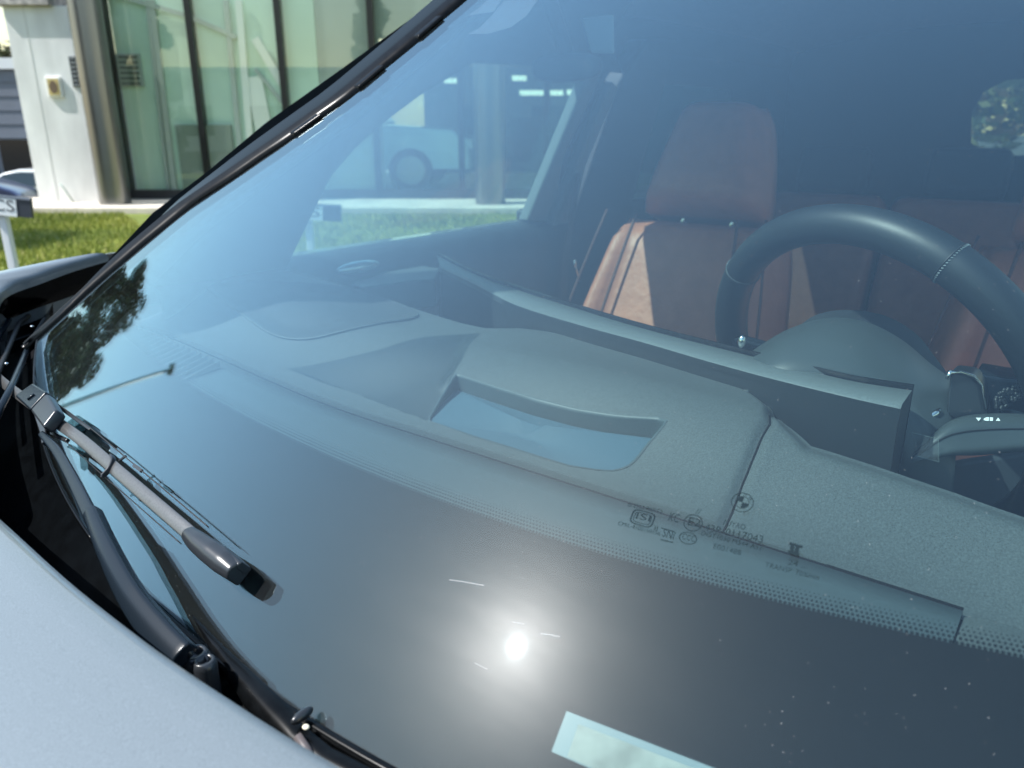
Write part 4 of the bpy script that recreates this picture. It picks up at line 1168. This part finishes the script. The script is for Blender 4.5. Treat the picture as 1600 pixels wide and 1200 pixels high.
# speaker mesh: perforated panel
M_spk = bpy.data.materials.new("perforated speaker mesh"); M_spk.use_nodes = True
nt = M_spk.node_tree; pb = nt.nodes["Principled BSDF"]; pb.inputs["Roughness"].default_value = .6
tc = nt.nodes.new("ShaderNodeTexCoord"); vo = nt.nodes.new("ShaderNodeTexVoronoi"); vo.voronoi_dimensions = "2D"; vo.inputs["Scale"].default_value = 260; vo.inputs["Randomness"].default_value = 0.0
rp = nt.nodes.new("ShaderNodeValToRGB"); rp.color_ramp.elements[0].position = .44; rp.color_ramp.elements[1].position = .52
rp.color_ramp.elements[0].color = (.012, .015, .018, 1); rp.color_ramp.elements[1].color = (.085, .10, .108, 1)
nt.links.new(tc.outputs["Object"], vo.inputs["Vector"]); nt.links.new(vo.outputs["Distance"], rp.inputs[0]); nt.links.new(rp.outputs[0], pb.inputs["Base Color"])
GPd = resample([Vector((p.x, p.y, 0)) for p in catmull(GP + [GP[0]], 4)], 60); gc = sum(GPd, Vector()) / len(GPd)
rows = []
for k in range(9):
    f_ = 1 - k / 8.5; rows.append([(lambda q: Vector((q.x, q.y, zdash(q.x, q.y) + .0035)))(gc.lerp(p, f_)) for p in GPd])
b = MB(); b.grid(rows); cp(b, "speaker_grille", M_spk, dash, smooth=True)
b = MB(); b.tube([Vector((p.x, p.y, zdash(p.x, p.y) + .002)) for p in GPd], .0016, n=6); cp(b, "grille_rim", M_dash, dash, smooth=True)
# passenger side ledge behind the dash
b = MB(); b.prism([K(x, y, 1.10) for x, y in ((548, 442), (600, 425), (660, 415), (688, 419), (680, 436), (640, 439), (566, 449))], (0, 0, -.05)); cp(b, "vent_ledge", M_dash, dash, bevel=.004)
b = MB(); c = K(1090, 572, 1.10); b.ellips(c, (.010, .022, .010)); cp(b, "sensor_bump", M_shroud, dash, smooth=True)

# --- curved display
ZD = 1.125
tp = [K(x, y, ZD) for x, y in ((683, 400), (740, 428), (800, 450), (900, 482), (1000, 512), (1100, 538), (1200, 563), (1325, 594), (1425, 610))]
bt = [K(x, y, ZD - .001) for x, y in ((688, 415), (745, 443), (805, 473), (905, 504), (1005, 531), (1105, 560), (1205, 587), (1325, 616), (1408, 634))]
tp, bt = resample(catmull(tp, 5), 50), resample(catmull(bt, 5), 50)
b = MB(); dn = Vector((0, 0, 1))
rows = [[p - dn * .003 + Vector((.003, 0, 0)) for p in tp], [p for p in tp], [p.lerp(q, .9) for p, q in zip(tp, bt)], [q - dn * .003 for q in bt], [q - dn * .14 + Vector((.01, 0, 0)) for q in bt], [p - dn * .14 for p in tp]]
b.grid(rows[:4], 0, False); b.grid(rows[3:], 1); b.grid([rows[-1], rows[0]], 1)
b.add([r[-1] for r in rows], [tuple(range(6))], 1); b.add([r[0] for r in rows], [tuple(range(6))[::-1]], 1)
dsp = cp(b, "curved_display", None, mats=[M_screen, M_screenb], smooth=True)
md = dsp.modifiers.new("es", 'EDGE_SPLIT'); md.split_angle = radians(50)
# glossy front panel of the display (faces the driver) and its dark back
b = MB(); b.grid([[p + Vector((.004, 0, .004)) for p in tp], [p + Vector((.004, 0, -.142)) for p in tp]]); b.grid([[p + Vector((.007, 0, .004)) for p in tp], [p + Vector((.007, 0, -.142)) for p in tp]]); b.grid([[p + Vector((.004, 0, .004)) for p in tp], [p + Vector((.007, 0, .004)) for p in tp]])
cp(b, "screen_glass", mat("dark screen glass", (.01, .012, .015), .08), dsp)
b = MB(); b.grid([[q + Vector((-.0015, 0, -.010)) for q in bt], [q + Vector((-.0015 + .008, 0, -.135)) for q in bt]]); cp(b, "display_back", M_screenb, dsp)
# protective film sticking out at the driver's end
fl = [(1425, 676), (1466, 686), (1467, 722), (1430, 712)]
dF = .69
b = MB(); P = [DP(x, y, dF) for x, y in fl]; b.prism(P, (.0008, 0, 0)); fm = cp(b, "screen_film", M_film, dsp, fix=False)
b = MB(); b.tube([P[0], P[1], P[2], P[3]], .0003, n=5); cp(b, "film_edge", mat("film edge", (.16, .2, .2), .4), dsp)

# --- steering wheel
cw = Vector((0.919, 0.188, 1.0675)); tl_, yw = .3556, -.3485
rr = Vector((cos(yw), sin(yw), 0)); ss = Vector((-sin(yw), cos(yw), 0))
nn = rr * cos(tl_) + Vector((0, 0, 1)) * sin(tl_); e2 = nn.cross(ss)
RW = .200
def rimp(a, rad, ph, rt=.0205):
    rd = ss * cos(a) + e2 * sin(a)
    return cw + rd * (rad + rt * cos(ph)) + nn * rt * 1.08 * sin(ph)
sw = empty("steering_wheel", (0, 0, 0), 0, parent=car)
def swp(mb, name, m, **k):
    mb.v = [v - OFF for v in mb.v]; return mb.build(name, m, sw, **k)
b = MB(); seam = [radians(a) for a in ()]
rows = []
NA = 160
def px_of(c):
    q = C2W(c) - EYE; return 800 + F * q.dot(RT) / q.dot(FW), 600 - F * q.dot(UP) / q.dot(FW)
# where the stitched joints sit, found from their place on the rim
def ang_at(x, y):
    return min([2 * pi * k / 720 for k in range(720)], key=lambda a: (px_of(rimp(a, RW, 0, 0))[0] - x) ** 2 + (px_of(rimp(a, RW, 0, 0))[1] - y) ** 2)
a1, a2 = ang_at(1487, 408), ang_at(1165, 425)
for i in range(NA):
    a = 2 * pi * i / NA
    rows.append([rimp(a, RW, 2 * pi * k / 28) for k in range(28)])
rows.append(rows[0]); b.grid(rows, 0, True); swp(b, "rim", M_leather, smooth=True)
for aj in (a1, a2):
    b = MB(); b.tube([rimp(aj, RW, 2 * pi * k / 40, .0208) for k in range(41)], .0011, n=5); swp(b, "joint", M_rub, smooth=True)
    b = MB()
    for k in range(46):
        p = rimp(aj + .006, RW, 2 * pi * k / 46, .0212); q = rimp(aj + .014, RW, 2 * pi * (k + .35) / 46, .0212); b.tube([p, q], .0006, n=4)
    swp(b, "stitching", mat("grey thread", (.18, .21, .22), .5))
# hub and spokes
b = MB(); b.ellips(cw - nn * .02, (.03, .075, .06), 20, 12, .7, M=Matrix((rr, ss, Vector((0, 0, 1)))).transposed()); swp(b, "hub", M_dark, smooth=True)
for a, w in ((0.05, .045), (pi - .05, .045), (-pi / 2, .05)):
    rd = ss * cos(a) + e2 * sin(a); td = nn.cross(rd)
    b = MB(); b.prism([cw + rd * .05 - td * w / 2, cw + rd * (RW - .01) - td * w * .35, cw + rd * (RW - .01) + td * w * .35, cw + rd * .05 + td * w / 2], -nn * .015); swp(b, "spoke", M_arm, bevel=.004)

# --- column shroud between display and wheel
def loft(secs, n=24):
    rows = []
    for pts in secs: rows.append(resample(catmull(pts, 6), n))
    return rows
b = MB()
top1 = [DP(x, y, d) for x, y, d in ((1140, 575, .84), (1180, 545, .83), (1230, 515, .82), (1290, 497, .81), (1350, 502, .80), (1405, 528, .79), (1450, 565, .78), (1485, 592, .77), (1500, 620, .77))]
low1 = [DP(x, y, d) for x, y, d in ((1140, 640, .76), (1180, 600, .76), (1230, 585, .75), (1290, 590, .74), (1350, 605, .73), (1405, 640, .72), (1440, 680, .71), (1470, 720, .71), (1490, 760, .71))]
t1, l1 = resample(catmull(top1, 6), 50), resample(catmull(low1, 6), 50)
mid = [p.lerp(q, .5) + Vector((-.006, 0, .008)) for p, q in zip(t1, l1)]
back = [p + Vector((.07, 0, -.03)) for p in t1]
b.grid([back, [p + Vector((.006, 0, -.002)) for p in t1], t1, [p.lerp(q, .5) for p, q in zip(t1, mid)], mid, [p.lerp(q, .5) for p, q in zip(mid, l1)], l1, [q + Vector((0, 0, -.08)) for q in l1]])
shr = cp(b, "column_shroud", M_shroud, smooth=True)
b = MB(); b.tube([p + Vector((-.001, 0, -.004)) for p in t1[8:44]], .0016, n=6); cp(b, "shroud_rim", mat("bright shroud edge", (.35, .38, .38), .2, .5), shr, smooth=True)
t0 = [DP(x, y, d) for x, y, d in ((1245, 512, .86), (1275, 492, .86), (1320, 484, .86), (1380, 492, .86), (1430, 520, .85), (1460, 556, .84), (1484, 588, .83))]
t0 = resample(catmull(t0, 6), 40); b = MB(); b.grid([[p + Vector((.05, 0, -.03)) for p in t0], t0, [p + Vector((-.03, 0, -.02)) for p in t0]]); cp(b, "shroud_collar", M_dark, shr, smooth=True)
# trim around the left spoke
b = MB(); q = [DP(x, y, .735) for x, y in ((1484, 586), (1488, 580), (1520, 584), (1535, 600), (1542, 650), (1500, 660), (1478, 650))]; b.prism(q, (.03, 0, 0)); cp(b, "shift_paddle", mat("paddle black", (.012, .016, .02), .3), shr, bevel=.003)
b = MB(); b.tube([DP(x, y, .732) for x, y in ((1480, 592), (1484, 582), (1500, 581), (1522, 588), (1534, 602), (1541, 640))], [.002, .0028, .002, .0014, .001, .0008], n=8); cp(b, "paddle_edge", M_chrome, shr, smooth=True)
b = MB(); b.tube([DP(x, y, .73) for x, y in ((1428, 664), (1445, 657), (1462, 646), (1470, 638))], [.0008, .002, .0035, .001], n=8); cp(b, "lever_tip", M_chrome, shr, smooth=True)
b = MB(); q = [DP(x, y, .75) for x, y in ((1520, 583), (1560, 590), (1640, 600), (1640, 660), (1545, 660), (1538, 610))]; b.prism(q, (.05, 0, 0)); cp(b, "spoke_cover", M_arm, shr, bevel=.004)
rg = random.Random(4); b = MB()
for k in range(70):
    x = 1555 + rg.random() * 42; y = 632 - (x - 1555) * .62 + rg.uniform(-14, 14); b.ellips(DP(x, y, .742), (.0022, .0022, .0022), 6, 4)
cp(b, "leather_grip", M_leather, shr, smooth=True)
b = MB(); b.ellips(DP(1159, 534, .80), (.004, .004, .007)); cp(b, "lever_button", M_chrome, shr, smooth=True)

b = MB(); b.prism([DP(x, y, .86) for x, y in ((1432, 738), (1500, 724), (1580, 712), (1720, 690), (1750, 1050), (1400, 950))], (.02, 0, 0)); cp(b, "shade_panel", M_dark2, bevel=.004)  # dark sheet added as shade below the stalk, hiding the lit seat
# --- light stalk
st_t = [(1424, 716), (1450, 690), (1475, 668), (1500, 658), (1530, 654), (1570, 653), (1640, 656)]
st_b = [(1426, 722), (1460, 716), (1490, 712), (1520, 712), (1550, 710), (1590, 706), (1650, 700)]
T_, B_ = [DP(x, y, .71) for x, y in st_t], [DP(x, y, .693) for x, y in st_b]
T_, B_ = resample(catmull(T_, 5), 30), resample(catmull(B_, 5), 30)
b = MB(); b.grid([[p + Vector((.03, 0, -.012)) for p in T_], [p + Vector((.012, 0, .001)) for p in T_], T_, [p.lerp(q, .25) + Vector((-.004, 0, .001)) for p, q in zip(T_, B_)], [p.lerp(q, .30) + Vector((-.003, 0, 0)) for p, q in zip(T_, B_)], [p.lerp(q, .7) + Vector((-.005, 0, .001)) for p, q in zip(T_, B_)], B_, [q + Vector((.03, 0, -.01)) for q in B_]])
stk = cp(b, "indicator_stalk", M_shroud, smooth=True)
b = MB(); b.tube([p.lerp(q, .30) + Vector((-.0042, 0, .0006)) for p, q in zip(T_, B_)][2:28], .0007, n=5); cp(b, "seam", M_rub, stk)
def sym(pts, name="symbol"):
    b = MB(); b.prism([DP(x, y, .7065) for x, y in pts], (.0004, 0, 0)); cp(b, name, M_white, stk, fix=False)
sym([(1525, 653), (1533, 653), (1529, 658)]); sym([(1556, 657.5), (1563, 657.5), (1559.5, 652.5)])
sym([(1537, 654.5), (1540, 652.5), (1545, 652), (1545, 657.5), (1540, 657.5), (1537, 656)]); sym([(1546.5, 652.3), (1551.5, 652.3), (1551.5, 657.6), (1546.5, 657.6)])

# --- seats
def seat(name, cu, cv, yaw, scale=1.0, mt=M_tan, tilt=.42, lift=0):
    root = empty(name, (cu - UC, cv - VC, .35 + lift), yaw, parent=car); root.scale = (scale, scale, scale)
    T = Matrix.Rotation(tilt, 4, 'Y')
    def add(b, nm, m, tr=True, par=root, **k):
        if tr: b.v = [T @ v for v in b.v]
        return b.build(nm, m, par, **k)
    def cushion(w, z0, z1, th, x, round_=.06, bol=0.0, top_w=None):
        rows = []
        for i in range(17):
            t = i / 16; z = lerp(z0, z1, t); wz = lerp(w, top_w or w, t ** 1.6) / 2
            ed = sm(0, .10, t) * sm(0, .10, 1 - t); row = []
            for k in range(33):
                s_ = -1 + 2 * k / 32; f = 1 - abs(s_) ** 5
                xx = x - th * f * ed ** .5 - bol * exp(-((abs(s_) - .80) / .13) ** 2) * ed * lerp(1, .35, t)
                row.append(Vector((xx, s_ * wz * (.96 + .04 * ed), z)))
            rows.append(row)
        return rows
    b = MB(); rows = cushion(.54, .22, .80, .08, .02, bol=.085, top_w=.40); b.grid(rows)
    b.grid([[Vector((.09, p.y * .95, p.z)) for p in r] for r in rows]); b.grid([[r[0] for r in rows], [Vector((.09, r[0].y * .95, r[0].z)) for r in rows]]); b.grid([[r[-1] for r in rows], [Vector((.09, r[-1].y * .95, r[-1].z)) for r in rows]])
    b.grid([rows[-1], [Vector((.09, p.y * .95, p.z)) for p in rows[-1]]])
    bk = add(b, "backrest", mt, smooth=True)
    b = MB(); rows = cushion(.30, .812, 1.065, .085, .0, top_w=.19); b.grid(rows); b.grid([[Vector((.07, p.y * .93, p.z)) for p in r] for r in rows]); b.grid([rows[-1], [Vector((.07, p.y * .93, p.z)) for p in rows[-1]]]); b.grid([rows[0], [Vector((.07, p.y * .93, p.z)) for p in rows[0]]])
    for q in (0, -1): b.grid([[r[q] for r in rows], [Vector((.07, r[q].y * .93, r[q].z)) for r in rows]])
    add(b, "headrest", mt, smooth=True)
    for s_ in (-1, 1):
        b = MB(); b.tube([(.035, s_ * .06, .78), (.035, s_ * .06, .86)], .006, n=8); add(b, "headrest_post", M_chrome, smooth=True)
        b = MB(); path = []
        for i in range(17):
            t = i / 16; z = lerp(.25, .78, t); wz = lerp(.54, .40, t ** 1.6) / 2; path.append(Vector((-.082 - .0, s_ * wz * .60, z)))
        b.tube(path, .0035, n=6); add(b, "piping", M_tand, smooth=True)
        b = MB(); b.tube([Vector((p.x + .0, s_ * (abs(p.y) / .6 * .93), p.z)) + Vector((-.02, 0, 0)) for p in path], .0028, n=6); add(b, "piping", M_tand, smooth=True)
    def sx(y, z):
        t = (z - .22) / .58; ed = sm(0, .10, t) * sm(0, .10, 1 - t); wz = lerp(.54, .40, t ** 1.6) / 2; s_ = abs(y / wz)
        return -.08 * (1 - s_ ** 5) * ed ** .5 - .075 * exp(-((s_ - .80) / .13) ** 2) * ed * lerp(1, .35, t)
    for z in (.47,):
        b = MB(); b.tube([(sx(y, z) - .0005, y, z) for y in [-.13 + .26 * k / 12 for k in range(13)]], .0018, n=6); add(b, "seam", M_tand, smooth=True)
    b = MB(); rows = []
    for i in range(13):
        x = lerp(-.50, .06, i / 12); row = []
        for k in range(25):
            s_ = -1 + 2 * k / 24; row.append(Vector((x, s_ * .27, .36 + .02 * (1 - (x + .2) ** 2) + .05 * exp(-((abs(s_) - .85) / .12) ** 2) - .05 * (1 - sm(0, .05, x + .5)) - .15 * max(0, abs(s_) - .95) * 10 * .1)))
        rows.append(row)
    b.grid(rows); b.grid([[Vector((p.x, p.y, .10)) for p in r] for r in (rows[0], rows[-1])]); b.grid([rows[0], [Vector((p.x, p.y, .10)) for p in rows[0]]])
    for q in (0, -1): b.grid([[r[q] for r in rows], [Vector((r[q].x, r[q].y, .10)) for r in rows]])
    add(b, "seat_cushion", mt, tr=False, smooth=True)
    b = MB(); b.box(-.45, .1, -.2, .2, -.05, .12); add(b, "seat_base", M_dark, tr=False)
    return root
seat("passenger_seat", 1.37, .755, radians(0), 1.02, lift=.05)
seat("driver_seat", 1.52, -.005, radians(0), 1.10, lift=-.03)
rs = empty("rear_bench", (2.55 - UC, VC - VC + .0, .35), 0, parent=car)
def rsadd(b, nm, m, **k): return b.build(nm, m, rs, **k)
T = Matrix.Rotation(.40, 4, 'Y')
for y0, y1 in ((-.62, -.22), (-.20, .20), (.22, .62)):
    b = MB(); b.box(0, .14, y0, y1, .30, .86); b.v = [T @ v for v in b.v]; rsadd(b, "backrest", M_tan, bevel=.04, seg=4)
    b = MB(); b.box(0, .10, (y0 + y1) / 2 - .12, (y0 + y1) / 2 + .12, .87, 1.03); b.v = [T @ v for v in b.v]; rsadd(b, "headrest", M_dark, bevel=.03, seg=4)
b = MB(); b.box(-.5, .1, -.62, .62, .1, .36); rsadd(b, "seat_cushion", M_tan, bevel=.04, seg=3)
b = MB(); b.box(.85, 1.75, .27, .50, .32, .80); cp(b, "centre_console", M_dark, bevel=.03)

# --- mirror, sensor cover, visor
b = MB(); c = PU(885, 106, 1.02)
b.ellips(c, (.018, .060, .020), 20, 12, .7); mir = cp(b, "rear_view_mirror", M_dark, smooth=True)
b = MB(); b.tube([c + Vector((0, 0, .02)), on(.93, c.y + .0, .012)], .012, n=8); cp(b, "mirror_stem", M_dark, mir, smooth=True)
M_cov = mat("sensor cover", (.05, .045, .06), .5)
b = MB(); b.add(gpoly([(727, 47), (745, 38), (765, 18), (785, -6), (838, -8), (820, 18), (795, 36), (760, 46)], .0056), [tuple(range(8))]); cp(b, "sensor_cover", M_cov, fix=False)
b = MB(); b.add(gpoly([(728, 18), (745, 6), (760, -8), (782, -8), (768, 12)], .0056), [tuple(range(5))]); cp(b, "sensor_cover", M_cov, fix=False)
b = MB(); P = [PU(x, y, 1.12) for x, y in ((908, 28), (957, 22), (958, 84), (922, 82))]; b.prism(P, (.006, 0, 0)); cp(b, "sun_visor", mat("pale visor", (.30, .38, .42), .8), bevel=.003)
